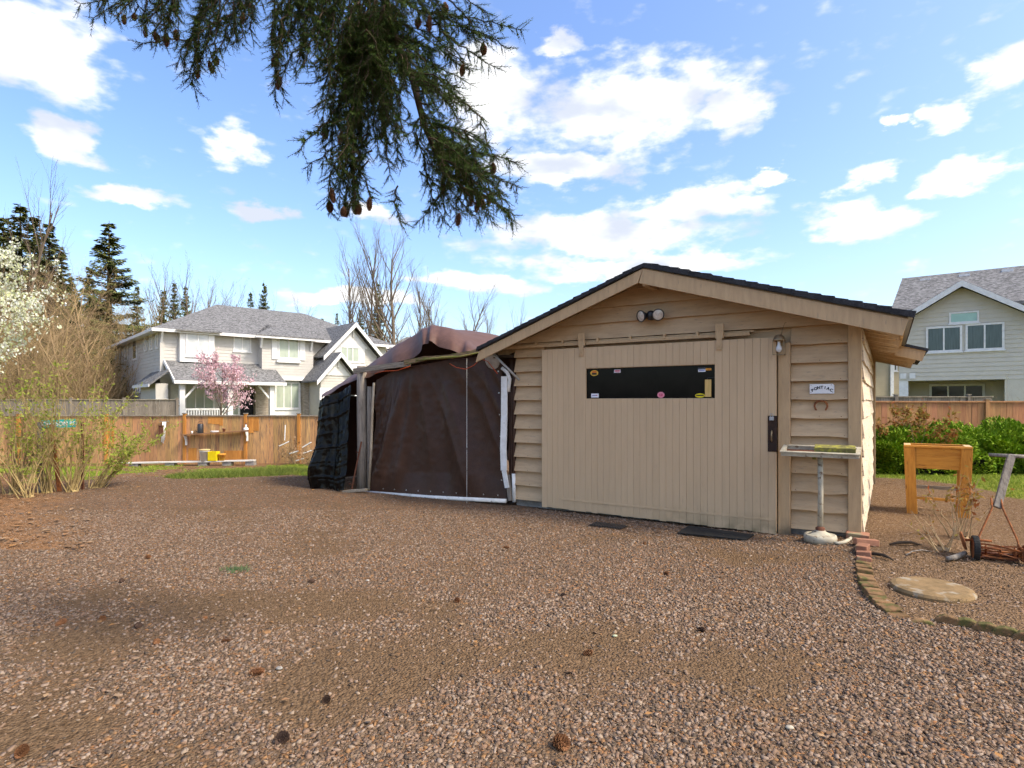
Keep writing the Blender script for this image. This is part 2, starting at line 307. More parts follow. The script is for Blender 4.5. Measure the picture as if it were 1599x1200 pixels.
def axis_pts(lo, a, b, hi, step):
    mid = list(np.arange(a, b + 1e-6, step)); k = 1; L = []; R_ = []; d = step
    while a - sum_(L) > lo and len(L) < 60: d *= 1.35; L.append(d)
    d = step
    while b + sum_(R_) < hi and len(R_) < 60: d *= 1.35; R_.append(d)
    return np.array([a - c for c in np.cumsum(L)][::-1] + mid + [b + c for c in np.cumsum(R_)])
def sum_(q): return float(sum(q))
gx = axis_pts(-900, -13, 13, 900, .085); gy = axis_pts(-300, 1.2, 20.5, 1800, .085)
XX, YY = np.meshgrid(gx, gy); ZZ = terr(XX, YY) + np.where((np.abs(XX) < 14) & (YY < 21), .022*(fbm(XX, YY, .8, 21) - .5) + .012*(fbm(XX, YY, .2, 25) - .5), 0)
nr, nc = XX.shape; idx = np.arange(nr * nc).reshape(nr, nc)
F = np.stack([idx[:-1, :-1], idx[:-1, 1:], idx[1:, 1:], idx[1:, :-1]], -1).reshape(-1, 4)
gme = npmesh('ground', np.stack([XX, YY, ZZ], -1), F, True)
zb, zg, zl = zones(XX.ravel(), YY.ravel())
ca = gme.color_attributes.new('zone', 'FLOAT_COLOR', 'POINT'); ca.data.foreach_set('color', np.stack([zb, zg, zl, dirtf(XX.ravel(), YY.ravel())], -1).astype(np.float32).ravel())
gm = bpy.data.materials.new('ground_soil_gravel_grass'); gm.use_nodes = True; n, l = gm.node_tree.nodes, gm.node_tree.links; b = n['Principled BSDF']; b.inputs['Roughness'].default_value = .95; b.inputs['Specular IOR Level'].default_value = 0.0
geo = n.new('ShaderNodeNewGeometry'); att = n.new('ShaderNodeAttribute'); att.attribute_name = 'zone'; sp = n.new('ShaderNodeSeparateColor'); l.new(att.outputs['Color'], sp.inputs[0])
def noise(sc, det=8, ro=.6):
    t = n.new('ShaderNodeTexNoise'); t.inputs['Scale'].default_value = sc; t.inputs['Detail'].default_value = det; t.inputs['Roughness'].default_value = ro; l.new(geo.outputs['Position'], t.inputs['Vector']); return t.outputs['Fac']
def rng_(v, a, b_):
    r = n.new('ShaderNodeMapRange'); r.inputs['From Min'].default_value = a; r.inputs['From Max'].default_value = b_; l.new(v, r.inputs['Value']); return r.outputs[0]
def mixc(f, A, B):
    m = n.new('ShaderNodeMix'); m.data_type = 'RGBA'
    if isinstance(f, float): m.inputs['Factor'].default_value = f
    else: l.new(f, m.inputs['Factor'])
    for k, v in (('A', A), ('B', B)):
        if isinstance(v, tuple): m.inputs[k].default_value = (*v, 1)
        else: l.new(v, m.inputs[k])
    return m.outputs['Result']
vor = n.new('ShaderNodeTexVoronoi'); vor.inputs['Scale'].default_value = 62; l.new(geo.outputs['Position'], vor.inputs['Vector'])
vs = n.new('ShaderNodeSeparateColor'); l.new(vor.outputs['Color'], vs.inputs[0])
chips = mixc(rng_(vs.outputs[0], 0, 1), (.085, .056, .036), (.225, .158, .106)); chips = mixc(rng_(vs.outputs[1], .80, .84), chips, (.30, .145, .065))
soil = mixc(rng_(noise(26), .35, .65), (.11, .068, .037), (.205, .132, .074))
gravel = mixc(rng_(noise(1.3), .40, .62), chips, mixc(.35, chips, soil))
gravel = mixc(att.outputs['Alpha'], gravel, soil)
bedc = mixc(rng_(noise(40), .4, .62), (.125, .078, .042), (.25, .16, .092)); bedc = mixc(rng_(noise(90, 3), .60, .66), bedc, (.30, .22, .155))
grassc = mixc(rng_(noise(30), .35, .65), (.12, .16, .025), (.27, .26, .06)); grassc = mixc(rng_(noise(2.2), .5, .7), grassc, (.25, .21, .075))
litc = mixc(rng_(vs.outputs[2], .2, .8), (.18, .088, .038), (.34, .19, .095)); litc = mixc(rng_(noise(7), .5, .7), litc, (.15, .10, .06))
c = mixc(sp.outputs[0], gravel, bedc); c = mixc(sp.outputs[2], c, litc); c = mixc(sp.outputs[1], c, grassc)
l.new(c, b.inputs['Base Color'])
bp = n.new('ShaderNodeBump'); bp.inputs['Strength'].default_value = .9; bp.inputs['Distance'].default_value = .02
hm = n.new('ShaderNodeMath'); hm.operation = 'SUBTRACT'; l.new(noise(45), hm.inputs[0]); l.new(vor.outputs['Distance'], hm.inputs[1]); l.new(hm.outputs[0], bp.inputs['Height']); l.new(bp.outputs[0], b.inputs['Normal'])
tag(link('ground', gme, gm), kind='structure')

# gravel chips, real stones
def chipmat(name, cols):
    m = bpy.data.materials.new(name); m.use_nodes = True; nn, ll = m.node_tree.nodes, m.node_tree.links; bb = nn['Principled BSDF']; bb.inputs['Roughness'].default_value = .85; bb.inputs['Specular IOR Level'].default_value = 0.0
    g = nn.new('ShaderNodeNewGeometry'); r = nn.new('ShaderNodeValToRGB'); r.color_ramp.interpolation = 'CONSTANT'; e = r.color_ramp.elements
    while len(e) < len(cols): e.new(.5)
    for k, cc in enumerate(cols): e[k].position = k / len(cols); e[k].color = (*cc, 1)
    ll.new(g.outputs['Random Per Island'], r.inputs[0]); ll.new(r.outputs[0], bb.inputs['Base Color']); return m
cube = np.array([[x, y, z] for x in (-1, 1) for y in (-1, 1) for z in (-1, 1)], float)
cubeF = np.array([(0,1,3,2),(4,6,7,5),(0,4,5,1),(2,3,7,6),(0,2,6,4),(1,5,7,3)])
def stones(npts, ylo, yhi, slo, shi, seed, keep):
    g = np.random.default_rng(seed); out = []
    y = ylo + (yhi - ylo) * g.random(npts * 3); x = (g.random(npts * 3) * 2 - 1) * (y * .90 + .75); w = (y * .90 + .75) / (yhi * .90 + .75)
    k = g.random(npts * 3) < w; x, y = x[k], y[k]; bd, gr, li = zones(x, y)
    pk = np.clip(1 - .93 * dirtf(x, y), .05, 1) * (1 - .93 * bd) * (1 - .95 * gr) * (1 - .8 * li)
    L = np.stack([x, y], -1); inn = ((x - .06) * .5373 + (y - 8.56) * .8434 > -.02) & ((x - .06) * .8434 - (y - 8.56) * .5373 > -4.0)
    k = (g.random(len(x)) < pk * keep) & ~inn; x, y = x[k][:npts], y[k][:npts]; m = len(x)
    s = slo + (shi - slo) * g.random(m) ** 2.6
    S3 = np.stack([s * g.uniform(.8, 1.5, m), s * g.uniform(.6, 1.05, m), s * g.uniform(.25, .6, m)], -1) * .5
    V = cube[None] * g.uniform(.55, 1.0, (m, 8, 3)); V = V * S3[:, None, :]
    a = g.uniform(0, 6.283, m); tl = g.normal(0, .28, (m, 2)); ca_, sa = np.cos(a), np.sin(a)
    X = V[..., 0] * ca_[:, None] - V[..., 1] * sa[:, None]; Y = V[..., 0] * sa[:, None] + V[..., 1] * ca_[:, None]; Z = V[..., 2] + X * tl[:, :1] + Y * tl[:, 1:]
    z0 = terr(x, y) + .022*(fbm(x, y, .8, 21) - .5) + .012*(fbm(x, y, .2, 25) - .5) + s * .12
    V = np.stack([X + x[:, None], Y + y[:, None], Z + z0[:, None]], -1).reshape(-1, 3)
    return V, (cubeF[[0, 1, 2, 3, 5]][None] + (np.arange(m) * 8)[:, None, None]).reshape(-1, 4)
M_CHIP = chipmat('gravel_chip', [((k_[0]-.2)*1.05+.178, (k_[1]-.14)*1.05+.124, (k_[2]-.1)*1.05+.082) for k_ in ((.20,.135,.098),(.275,.195,.145),(.145,.10,.072),(.235,.16,.115),(.31,.235,.18),(.175,.115,.08),(.255,.175,.125),(.27,.155,.085),(.12,.09,.072),(.24,.155,.108),(.21,.148,.112),(.17,.122,.095),(.285,.21,.16),(.19,.13,.09),(.23,.165,.12),(.30,.225,.165))])
Va, Fa = stones(82000, 2.0, 4.6, .005, .026, 1, .9); Vb, Fb = stones(76000, 4.6, 8.2, .007, .025, 2, .85); Vc, Fc = stones(22000, 8.2, 13.5, .009, .024, 3, .6)
Vs = np.concatenate([Va, Vb, Vc]); Fs = np.concatenate([Fa, Fb + len(Va), Fc + len(Va) + len(Vb)])
tag(link('gravel', npmesh('gravel', Vs, Fs), M_CHIP), 'loose reddish grey gravel chips spread over the driveway', 'gravel', kind='stuff')

# needles, leaf scraps and twig bits lying about
def litter(npts, seed, ylo, yhi, wgt, size, asp, mat, name, label):
    g = np.random.default_rng(seed); y = ylo + (yhi - ylo) * g.random(npts * 4); x = (g.random(npts * 4) * 2 - 1) * (y * .92 + .75); w = (y * .9) / (yhi * .9)
    k = (g.random(npts * 4) < w); x, y = x[k], y[k]; p = wgt(x, y, *zones(x, y)); inn = ((x - .06) * .5373 + (y - 8.56) * .8434 > -.03) & ((x - .06) * .8434 - (y - 8.56) * .5373 > -4.0) & ((x - .06) * .8434 - (y - 8.56) * .5373 < 4.33)
    k = (g.random(len(x)) < p) & ~inn; x, y = x[k][:npts], y[k][:npts]; m = len(x); s = size * g.uniform(.5, 1.5, m)
    T = np.array([[-1, -.12, 0], [-.2, -1, .25], [1, 0, .1], [-.1, 1, .3]], float) * np.array([1, asp, 1]); V = T[None] * s[:, None, None] * .5; V[..., 2] *= g.uniform(.1, 1.0, (m, 1)); a = g.uniform(0, 6.283, m)
    X = V[..., 0]*np.cos(a)[:, None] - V[..., 1]*np.sin(a)[:, None]; Y = V[..., 0]*np.sin(a)[:, None] + V[..., 1]*np.cos(a)[:, None]
    V = np.stack([X + x[:, None], Y + y[:, None], V[..., 2] + (terr(x, y) + .016 + .01*g.random(m))[:, None]], -1).reshape(-1, 3)
    return tag(link(name, npmesh(name, V, np.array([[0, 1, 2, 3]])[None].repeat(m, 0).reshape(-1, 4) + (np.arange(m) * 4)[:, None]), mat), label, 'litter', kind='stuff')
M_LIT = chipmat('dead_leaf', [(.27,.15,.075),(.21,.115,.055),(.34,.22,.12),(.17,.10,.055),(.33,.17,.065),(.26,.175,.105)])
M_NEED = chipmat('dead_needle', [(.30,.16,.07),(.22,.12,.06),(.36,.23,.12),(.17,.10,.055)])
M_MULCH = chipmat('bark_mulch', [(.13,.085,.058),(.20,.13,.088),(.27,.19,.135),(.095,.065,.048),(.33,.25,.185)])
litter(15000, 5, 2.0, 11, lambda x, y, b_, g_, l_: .35 + .3*(fbm(x, y, 1.0, 60) > .52), .034, .08, M_NEED, 'needle_litter', 'dry brown conifer needles scattered over the gravel')
litter(5500, 6, 5.5, 19, lambda x, y, b_, g_, l_: np.clip(l_*1.2 + .02, 0, 1), .075, .55, M_LIT, 'leaf_litter', 'brown fallen leaves heaped along the left edge of the gravel')
litter(16000, 7, 2.6, 12, lambda x, y, b_, g_, l_: b_*(1 - g_), .026, .5, M_MULCH, 'bark_mulch', 'bark mulch and soil crumbs in the planting bed')
litter(900, 8, 2.0, 11, lambda x, y, b_, g_, l_: .4*(1 - b_), .034, .6, M_LIT, 'leaf_scraps', 'small orange leaf scraps dotted over the driveway')
# grass
def grass(npts, seed, xl, xh, yl, yh, h, mat, name, label, need):
    g = np.random.default_rng(seed); x = g.uniform(xl, xh, npts * 6); y = g.uniform(yl, yh, npts * 6); bd, gr, li = zones(x, y); k = g.random(len(x)) < need(x, y, gr); x, y = x[k][:npts], y[k][:npts]; m = len(x)
    a = g.uniform(0, 6.283, m); hh = h * g.uniform(.5, 1.4, m); w = .006 + .004 * g.random(m); ln = g.normal(0, .5, (m, 2)) * hh[:, None]
    P0 = np.stack([x, y, terr(x, y) - .005], -1); d = np.stack([np.cos(a) * w, np.sin(a) * w, 0 * a], -1); tip = P0 + np.stack([ln[:, 0], ln[:, 1], hh], -1)
    V = np.stack([P0 - d, P0 + d, tip], 1).reshape(-1, 3); return tag(link(name, npmesh(name, V, np.arange(m * 3).reshape(-1, 3)), mat), label, 'grass', kind='stuff')
M_GRASS = leafmat('spring_grass', (.15, .24, .025), (.36, .38, .06), .3); M_GRASSD = leafmat('clump_grass', (.10, .16, .025), (.25, .27, .06), .3)
grass(34000, 31, 6.6, 13.5, 8.3, 14.5, .05, M_GRASS, 'lawn_grass', 'bright green lawn in front of the clipped hedge', lambda x, y, g_: g_ * (x / y > .58))
grass(16000, 32, -14, -4, 11.3, 19.6, .06, M_GRASS, 'fence_grass', 'patchy yellow green grass below the wooden fence', lambda x, y, g_: g_ * (x / y < -.3))
TV = []
for k, (px, r) in enumerate(((318,.5),(348,.6),(380,.62),(408,.55),(432,.55),(452,.4))):
    c0 = gp(px, 745 - k*1.2); nb = 2600; g = np.random.default_rng(int(px)); a = g.uniform(0, 6.283, nb); q = np.sqrt(g.random(nb)) * r; x = c0.x + q*np.cos(a)*1.5; y = c0.y + q*np.sin(a); hh = (.15 + .05*(k == 4))*g.uniform(.4, 1.2, nb)*(1.05 - (q/r)**2*.6)
    P0 = np.stack([x, y, terr(x, y) - .005], -1); b2 = g.uniform(0, 6.283, nb); d = np.stack([np.cos(b2)*.007, np.sin(b2)*.007, 0*b2], -1); tip = P0 + np.stack([g.normal(0, .5, nb)*hh, g.normal(0, .5, nb)*hh, hh], -1); TV.append(np.stack([P0-d, P0+d, tip], 1).reshape(-1, 3))
TV = np.concatenate(TV); tag(link('long_grass', npmesh('long_grass', TV, np.arange(len(TV)).reshape(-1, 3)), M_GRASSD), 'band of longer green grass before the fence shelf', 'grass', kind='stuff')

# ------------------------------------------------------------------ the garage
G = Frame((.06, 8.56, 0), -32.5); GW = 4.31
gar = empty('garage', G.o, G.a, 'low tan garage with lap siding, sliding plank door and dark shingle roof', 'garage')
PKX, PKZ = 2.08, 3.16; LEX, LEZ = -.352, 2.275; REX, REZ = 4.742, 2.352             # roof top line: ridge, left eave, right eave
def roofz(x): return PKZ - (PKZ - LEZ) * (PKX - x) / (PKX - LEX) if x < PKX else PKZ - (PKZ - REZ) * (x - PKX) / (REX - PKX)
def roofx(z):
    k = (PKZ - z); return PKX - k * (PKX - LEX) / (PKZ - LEZ), PKX + k * (REX - PKX) / (PKZ - REZ)
MB().box(.02, GW - .02, .03, .10, .06, 2.30).build('wall', M_TAN, gar)
MB().poly([(.02, .03, 2.301), (GW - .02, .03, 2.301), (GW - .02, .03, roofz(GW) - .14), (PKX, .03, PKZ - .12), (.02, .03, roofz(0) - .14)], (0, .07, 0)).build('gable_wall', M_TAN, gar)
MB().box(GW - .08, GW - .022, .101, 4.85, .05, 2.30).build('side_wall', M_PEEL, gar); MB().box(.022, .08, .101, 6.2, .05, 2.28).build('side_wall', M_TAN, gar); MB().box(.081, GW - .081, 6.1, 6.2, .05, 2.30).build('back_wall', M_TAN, gar)
MB().box(0, GW - .01, .012, .09, -.06, .112).build('foundation', M_CONC, gar)
rb = random.Random(3)
def board(x0, x1, zb, zt, name='siding_board', wav=.004, clip=None, mat=M_TAN):
    n = max(2, int((x1 - x0) / .16)); m = MB(); rows = []
    for i in range(n + 1):
        x = x0 + (x1 - x0) * i / n; d = rb.uniform(-wav, wav); e = rb.uniform(-.003, .003)
        rows.append([(x, -.058 + e, zb + d), (x, .012, zt), (x, .028, zt), (x, .028, zb + d)])
    for i in range(n):
        q = rows[i] + rows[i + 1]; m.add(q, [(0, 4, 5, 1), (3, 7, 4, 0), (1, 5, 6, 2)])
    m.add(rows[0], [(0, 1, 2, 3)]); m.add(rows[-1], [(3, 2, 1, 0)]); return m.build(name, mat, gar)
for k in range(11):
    zb = .104 + .203 * k; board(.0, .475, zb, zb + .215); board(3.635, 4.188, zb, zb + .215, wav=.006 if k not in (1, 2, 5) else .014)
for k in range(11, 16):                                             # boards above the door, cut to the roof line
    zb = .104 + .203 * k; zt = zb + .215; a0, b0 = roofx(zb + .075); a1, b1 = roofx(min(zt + .075, PKZ - .001)); a0 = max(a0, 0); b0 = min(b0, GW - .12); a1 = max(a1, 0); b1 = min(b1, GW - .12)
    if zb + .08 > PKZ: break
    m = MB(); n = 24; rows = []
    for i in range(n + 1):
        f_ = i / n; d = rb.uniform(-.003, .003); rows.append([(a0 + (b0 - a0)*f_, -.052, zb + d), (a1 + (b1 - a1)*f_, -.006, min(zt, PKZ - .08)), (a1 + (b1 - a1)*f_, .028, min(zt, PKZ - .08)), (a0 + (b0 - a0)*f_, .028, zb + d)])
    for i in range(n): m.add(rows[i] + rows[i + 1], [(0, 4, 5, 1), (3, 7, 4, 0), (1, 5, 6, 2)])
    m.add(rows[0], [(0, 1, 2, 3)]); m.add(rows[-1], [(3, 2, 1, 0)]); m.build('siding_board', M_TAN, gar)
for k in range(11):                                                 # right hand side wall, ragged butt ends
    zb = .104 + .203 * k; m = MB(); n = 14; rows = []; L = 4.62 + rb.uniform(-.05, .06)
    for i in range(n + 1):
        y = .002 + L * i / n; d = rb.uniform(-.012, .012); rows.append([(GW + .026 + rb.uniform(-.004, .006), y, zb + d), (GW + .004, y, zb + .21), (GW - .02, y, zb + .21), (GW - .02, y, zb + d)])
    for i in range(n): m.add(rows[i] + rows[i + 1], [(0, 4, 5, 1), (3, 7, 4, 0), (1, 5, 6, 2)])
    m.add(rows[0], [(0, 1, 2, 3)]); m.add(rows[-1], [(3, 2, 1, 0)]); m.build('siding_board', M_PEEL, gar)
MB().box(4.191, GW + .004, -.064, -.002, .09, 2.36).build('corner_board', M_TANV, gar, bevel=.004)
MB().box(3.508, 3.632, -.075, -.001, .0, 2.16).build('door_post', M_TANV, gar, bevel=.004)
MB().box(GW - .03, GW + .05, 5.02, 5.12, .0, 2.3).build('rear_post', M_TANV, gar)
# roof: two decks, barge boards, shingles along the rake, rafters under the eave
OV = -.42
for sx in (-1, 1):
    ex, ez = (LEX, LEZ) if sx < 0 else (REX, REZ); L = math.hypot(ex - PKX, PKZ - ez); dx, dz = (ex - PKX) / L, (ez - PKZ) / L; nx, nz_ = (dz * -sx, abs(dx))
    def P(t, h, y): return (PKX + dx * t + (-dz * sx) * h * sx, y, PKZ + dz * t + abs(dx) * h)
    ybk = 6.6; m = MB(); m.poly([P(0, -.065, OV + .03), P(L - .02, -.065, OV + .03), P(L - .02, -.045, OV + .03), P(0, -.045, OV + .03)], (0, ybk - OV, 0)); fix_normals(m.build('roof_deck', M_TANV, gar))
    m = MB().poly([P(0, -.235, OV), P(L - .01, -.225, OV), P(L - .01, -.062, OV), P(0, -.062, OV)], (0, .028, 0)); fix_normals(m.build('barge_board', M_TANV, gar))
    nsh = 22                                                        # shingle courses: each a step along the rake
    for i in range(nsh):
        t0 = L + .03 - (i + 1) * (L + .03) / nsh; t1 = t0 + (L + .03) / nsh + .05; j = rb.uniform(-.006, .006)
        m = MB().poly([P(t0, -.036 + .0, OV - .03 + j), P(min(t1, L + .03), -.040, OV - .03 + j), P(min(t1, L + .03), .022 + rb.uniform(-.005, .005), OV - .03 + j), P(t0, .006, OV - .03 + j)], (0, ybk - OV, 0)); fix_normals(m.build('shingle_course', M_SHING, gar))
    m = MB().poly([P(0, -.044, OV - .02), P(L + .02, -.044, OV - .02), P(L + .02, -.037, OV - .02), P(0, -.037, OV - .02)], (0, ybk - OV, 0)); fix_normals(m.build('drip_edge', M_BMETAL, gar))
    for i in range(15):                                             # rafter tails
        y = .02 + i * .43; ext = 0 if (sx < 0 or y < 2.9) else .26; t0 = (GW - PKX if sx > 0 else PKX) / abs(dx) - .25; t1 = L - .04 + ext + rb.uniform(-.02, .01)
        m = MB().poly([P(t0, -.20, y), P(t1, -.17 if i % 3 else -.19, y), P(t1, -.067, y), P(t0, -.067, y)], (0, .045, 0)); fix_normals(m.build('rafter', M_TANV, gar))
        if sx > 0: 
            m = MB().poly([P(t0, -.0665, y + .05), P(L - .03 + ext, -.0665, y + .05), P(L - .03 + ext, -.0655, y + .05), P(t0, -.0655, y + .05)], (0, .37, 0)); fix_normals(m.build('soffit_board', M_TANV, gar))
    if sx > 0:                                                      # the rear half of the eave reaches further out
        m = MB().poly([P(L - .06, -.20, 2.95), P(L + .285, -.20, 2.95), P(L + .285, -.05, 2.95), P(L - .06, -.05, 2.95)], (0, .03, 0)); fix_normals(m.build('barge_board', M_TANV, gar))
        m = MB().poly([P(L - .05, -.048, 2.93), P(L + .31, -.048, 2.93), P(L + .31, -.010, 2.93), P(L - .05, -.010, 2.93)], (0, 3.7, 0)); fix_normals(m.build('rear_eave_roof', M_SHING, gar))
MB().box(PKX - .035, PKX + .035, OV + .03, .0, PKZ - .26, PKZ - .075).build('ridge_beam', M_TANV, gar)
# sliding door
door = MB().box(.50, 3.497, -.098, -.088, .05, 2.2).build('sliding_door', M_TAND, gar)
# the backing has an opening for the pane
door.data = MB().box(.50, 1.163, -.092, -.075, .06, 2.2).box(2.829, 3.497, -.092, -.075, .06, 2.2).box(1.1631, 2.8289, -.092, -.075, .06, 1.545).box(1.1631, 2.8289, -.092, -.075, 1.94, 2.2).mesh('sliding_door'); door.data.materials.append(M_TAND)
def plank(x0, x1, z0, z1):
    o = MB().box(x0 + .0011, x1 - .0011, -.118, -.0925, z0, z1).build('plank', M_TAND, door); o.location.y = rb.uniform(-.0022, .0022); return o
for i in range(36):
    x0 = .497 + i * .08333; x1 = x0 + .08333; e = rb.uniform(-.006, .006); zb = .028 + .02 * (1 - i / 36) + e
    if 8 <= i < 28: plank(x0, x1, zb, 1.54); plank(x0, x1, 1.945, 2.222)
    else: plank(x0, x1, zb, 2.222)
MB().box(.80, 3.49, -.126, -.1185, .17, .19).build('bottom_batten', M_TAND, door)
MB().box(1.15, 2.84, -.089, -.083, 1.53, 1.955).build('pane', M_PANE, door)
def sticker(u, z, w, h, shape, col, marks):
    m = MB(); k = 20 if shape == 'o' else 4
    if shape == 'o': pts = [(w/2*math.cos(2*math.pi*i/k), -.0905, h/2*math.sin(2*math.pi*i/k)) for i in range(k)]
    else: pts = [(-w/2, -.0905, -h/2), (w/2, -.0905, -h/2), (w/2, -.0905, h/2), (-w/2, -.0905, h/2)]
    o = fix_normals(MB().poly(pts, (0, .0012, 0)).build('sticker', pmat('sticker_%d_%d' % (u*100, z*100), col, tuple(c_*.9 for c_ in col), 30, .4, 0), door)); o.location = (u, 0, z)
    for (mx_, mz, mw, mh, mc) in marks:
        q = fix_normals(MB().poly([(mx_*w-mw*w/2, -.0918, mz*h-mh*h/2), (mx_*w+mw*w/2, -.0918, mz*h-mh*h/2), (mx_*w+mw*w/2, -.0918, mz*h+mh*h/2), (mx_*w-mw*w/2, -.0918, mz*h+mh*h/2)], (0, .001, 0)).build('sticker_print', pmat('print_%d%d%d' % tuple(int(c_*99) for c_ in mc), mc, mc, 30, .4, 0), door)); q.location = (u, 0, z)
def fz(px, py): return G.f(px, py, -.09)
for px, py, w, h, sh, col, mk in ((928,583,.115,.078,'o',(.70,.42,.06),((0,-.12,.6,.3,(.02,.02,.03)),(0,.2,.55,.22,(.6,.1,.03)))),
        (964,580,.088,.04,'r',(.75,.7,.7),((0,.1,.8,.4,(.55,.05,.09)),(0,-.3,.6,.12,(.55,.05,.09)))),
        (1096,578,.085,.046,'r',(.78,.78,.8),((0,.3,1,.34,(.03,.04,.06)),(.0,-.12,.8,.2,(.12,.16,.4)))),
        (1106,577,.07,.024,'r',(.75,.35,.05),((.1,0,.5,.4,(.5,.14,.03)),)),
        (929,618,.108,.052,'r',(.8,.8,.82),((-.12,.0,.5,.14,(.1,.1,.3)),(.22,.05,.22,.2,(.5,.08,.1)))),
        (1032,617,.092,.075,'o',(.76,.27,.33),((0,0,.5,.42,(.62,.10,.18)),(0,0,.36,.1,(.8,.55,.55)))),
        (1093,618,.118,.052,'o',(.78,.62,.03),((0,.05,.74,.26,(.03,.03,.03)),))):
    u, z = fz(px, py); sticker(u, z, w, h, sh, col, mk)
u0, _ = fz(1101.5, 600); u1, _ = fz(1111, 600)
blk = MB().box(u0, u1, -.113, -.093, 1.56, 1.765).build('wood_block', pmat('pale_pine', (.66, .45, .16), (.55, .36, .12), 6, .6, .1, (6, 6, 1)), door)
MB().tube([(u0 + .02, -.103, 1.765), (u0 + .03, -.105, 1.785), (u1 + .07, -.108, 1.79), (u1 + .072, -.10, 1.93)], .003, 5).build('hanging_wire', M_BMETAL, door)
lp = MB().box(3.41, 3.503, -.1265, -.1185, .945, 1.345).build('lock_plate', pmat('dark_plate', (.03, .02, .016), (.055, .03, .02), 18, .6, .3), door)
MB().tube([(3.452, -.126, 1.06), (3.452, -.15, 1.075), (3.452, -.155, 1.12), (3.452, -.15, 1.165), (3.452, -.126, 1.18)], .008, 8).build('handle', M_BRASS, door, True)
MB().box(3.43, 3.475, -.150, -.128, 1.295, 1.335).tube([(3.44, -.139, 1.335), (3.44, -.139, 1.36), (3.4525, -.139, 1.372), (3.465, -.139, 1.36), (3.465, -.139, 1.335)], .004, 6).build('padlock', pmat('steel', (.45, .46, .48), (.3, .31, .33), 20, .35, .05, metal=.8), door)
m = MB()
for k in range(11):
    for u in (.05, .24, .43, 3.70, 3.92, 4.14):
        if rb.random() < .8: m.lathe([(.0045, 0), (.0045, .0015)], 6, Matrix.Translation((u + rb.uniform(-.02, .02), -.051, .104 + .203 * k + .022)) @ Matrix.Rotation(math.pi/2, 4, 'X'))
tag(m.build('nail_heads', M_RUSTD, gar), kind='stuff')
# hanging rail
MB().box(-.25, 3.21, -.085, -.055, 2.262, 2.302).build('door_rail', M_TANV, gar, bevel=.004)
MB().box(-.2, 3.25, -.05, -.032, 2.305, 2.325).build('rail_ledge', M_TANV, gar)
for u in (.36, .78, 1.3, 1.75, 2.2, 2.6): MB().box(u, u + .03, -.09, -.05, 2.285, 2.345).build('rail_clip', M_TANV, gar)
for px in (909, 1124):
    u, _ = G.f(px, 530, -.1); MB().box(u - .045, u + .045, -.128, -.1, 2.245, 2.415).box(u - .03, u + .03, -.135, -.119, 2.11, 2.2449).lathe([(.012, 0), (.012, .01)], 8, Matrix.Translation((u, -.128, 2.33)) @ Matrix.Rotation(math.pi/2, 4, 'X')).lathe([(.01, 0), (.01, .01)], 8, Matrix.Translation((u, -.135, 2.15)) @ Matrix.Rotation(math.pi/2, 4, 'X')).build('rail_hanger', M_TANV, gar)
# lamps and things fixed to the front
def gpt(x, y, z): return G.M @ Vector((x, y, z))
u, z = G.f(1019, 493, -.06); fl = empty('floodlight', gpt(u, -.035, z), G.a, 'twin black floodlight with two round lenses on the garage gable', 'floodlight')
MB().lathe([(.055, 0), (.055, .02), (.035, .03), (.03, .06)], 16, Matrix.Rotation(math.pi/2, 4, 'X')).build('base', M_BMETAL, fl, True)
MB().lathe([(.0, -.075), (.03, -.07), (.045, -.03), (.048, .0), (.045, .03), (.02, .045), (0, .05)], 14, Matrix.Translation((0, -.09, .005)), cap=False).build('sensor_housing', M_BMETAL, fl, True)
for s in (-1, 1):
    R_ = Matrix.Translation((s * .105, -.13, -.012)) @ Matrix.Rotation(math.radians(s * 28), 4, 'Z') @ Matrix.Rotation(math.radians(102), 4, 'X')
    hd = MB().lathe([(.0, -.10), (.028, -.10), (.034, -.06), (.06, -.02), (.074, .01), (.074, .018), (.064, .018)], 20, R_, cap=False).tube([(0, -.06, .0), (s*.05, -.08, 0), R_ @ Vector((0, 0, -.08))], .015, 8).build('lamp_head', M_BMETAL, fl, True)
    MB().lathe([(.0, .022), (.035, .019), (.063, .012)], 20, R_, cap=False).build('lens', M_LENS, hd, True)
u, _ = G.f(1220, 545, -.1); lan = empty('wall_lantern', gpt(u, -.076, 2.10), G.a, 'small brass wall lantern with a clear bulb above the door post', 'lantern')
MB().box(-.03, .03, -.012, 0, .02, .13).build('back_plate', M_BRASS, lan); MB().lathe([(.02, .145), (.045, .13), (.066, .085), (.068, .075), (.02, .075)], 14, Matrix.Translation((-.015, -.085, 0))).build('cap', M_BRASS, lan, True)
m = MB()
for a, b_ in ((-1, -1), (1, -1), (1, 1), (-1, 1)): m.box(-.015 + a*.055 - .004, -.015 + a*.055 + .004, -.085 + b_*.055 - .004, -.085 + b_*.055 + .004, -.075, .08)
m.box(-.075, .045, -.145, -.139, -.08, -.072).box(-.075, .045, -.031, -.025, -.08, -.072).box(-.075, -.069, -.1389, -.0311, -.08, -.072).box(.039, .045, -.1389, -.0311, -.08, -.072).build('cage', M_BRASS, lan)
MB().lathe([(.0, -.055), (.022, -.045), (.032, -.02), (.03, .0), (.016, .03), (.014, .07)], 14, Matrix.Translation((-.015, -.085, 0)), cap=False).build('bulb', pmat('bulb_glass', (.75, .75, .72), (.7, .7, .68), 5, .1, 0, spec=.6), lan, True)
MB().tube([(0, -.01, .13), (.01, -.03, .2), (.035, -.035, .27), (.05, -.03, .28)], .004, 5).build('wire', M_BRASS, lan)
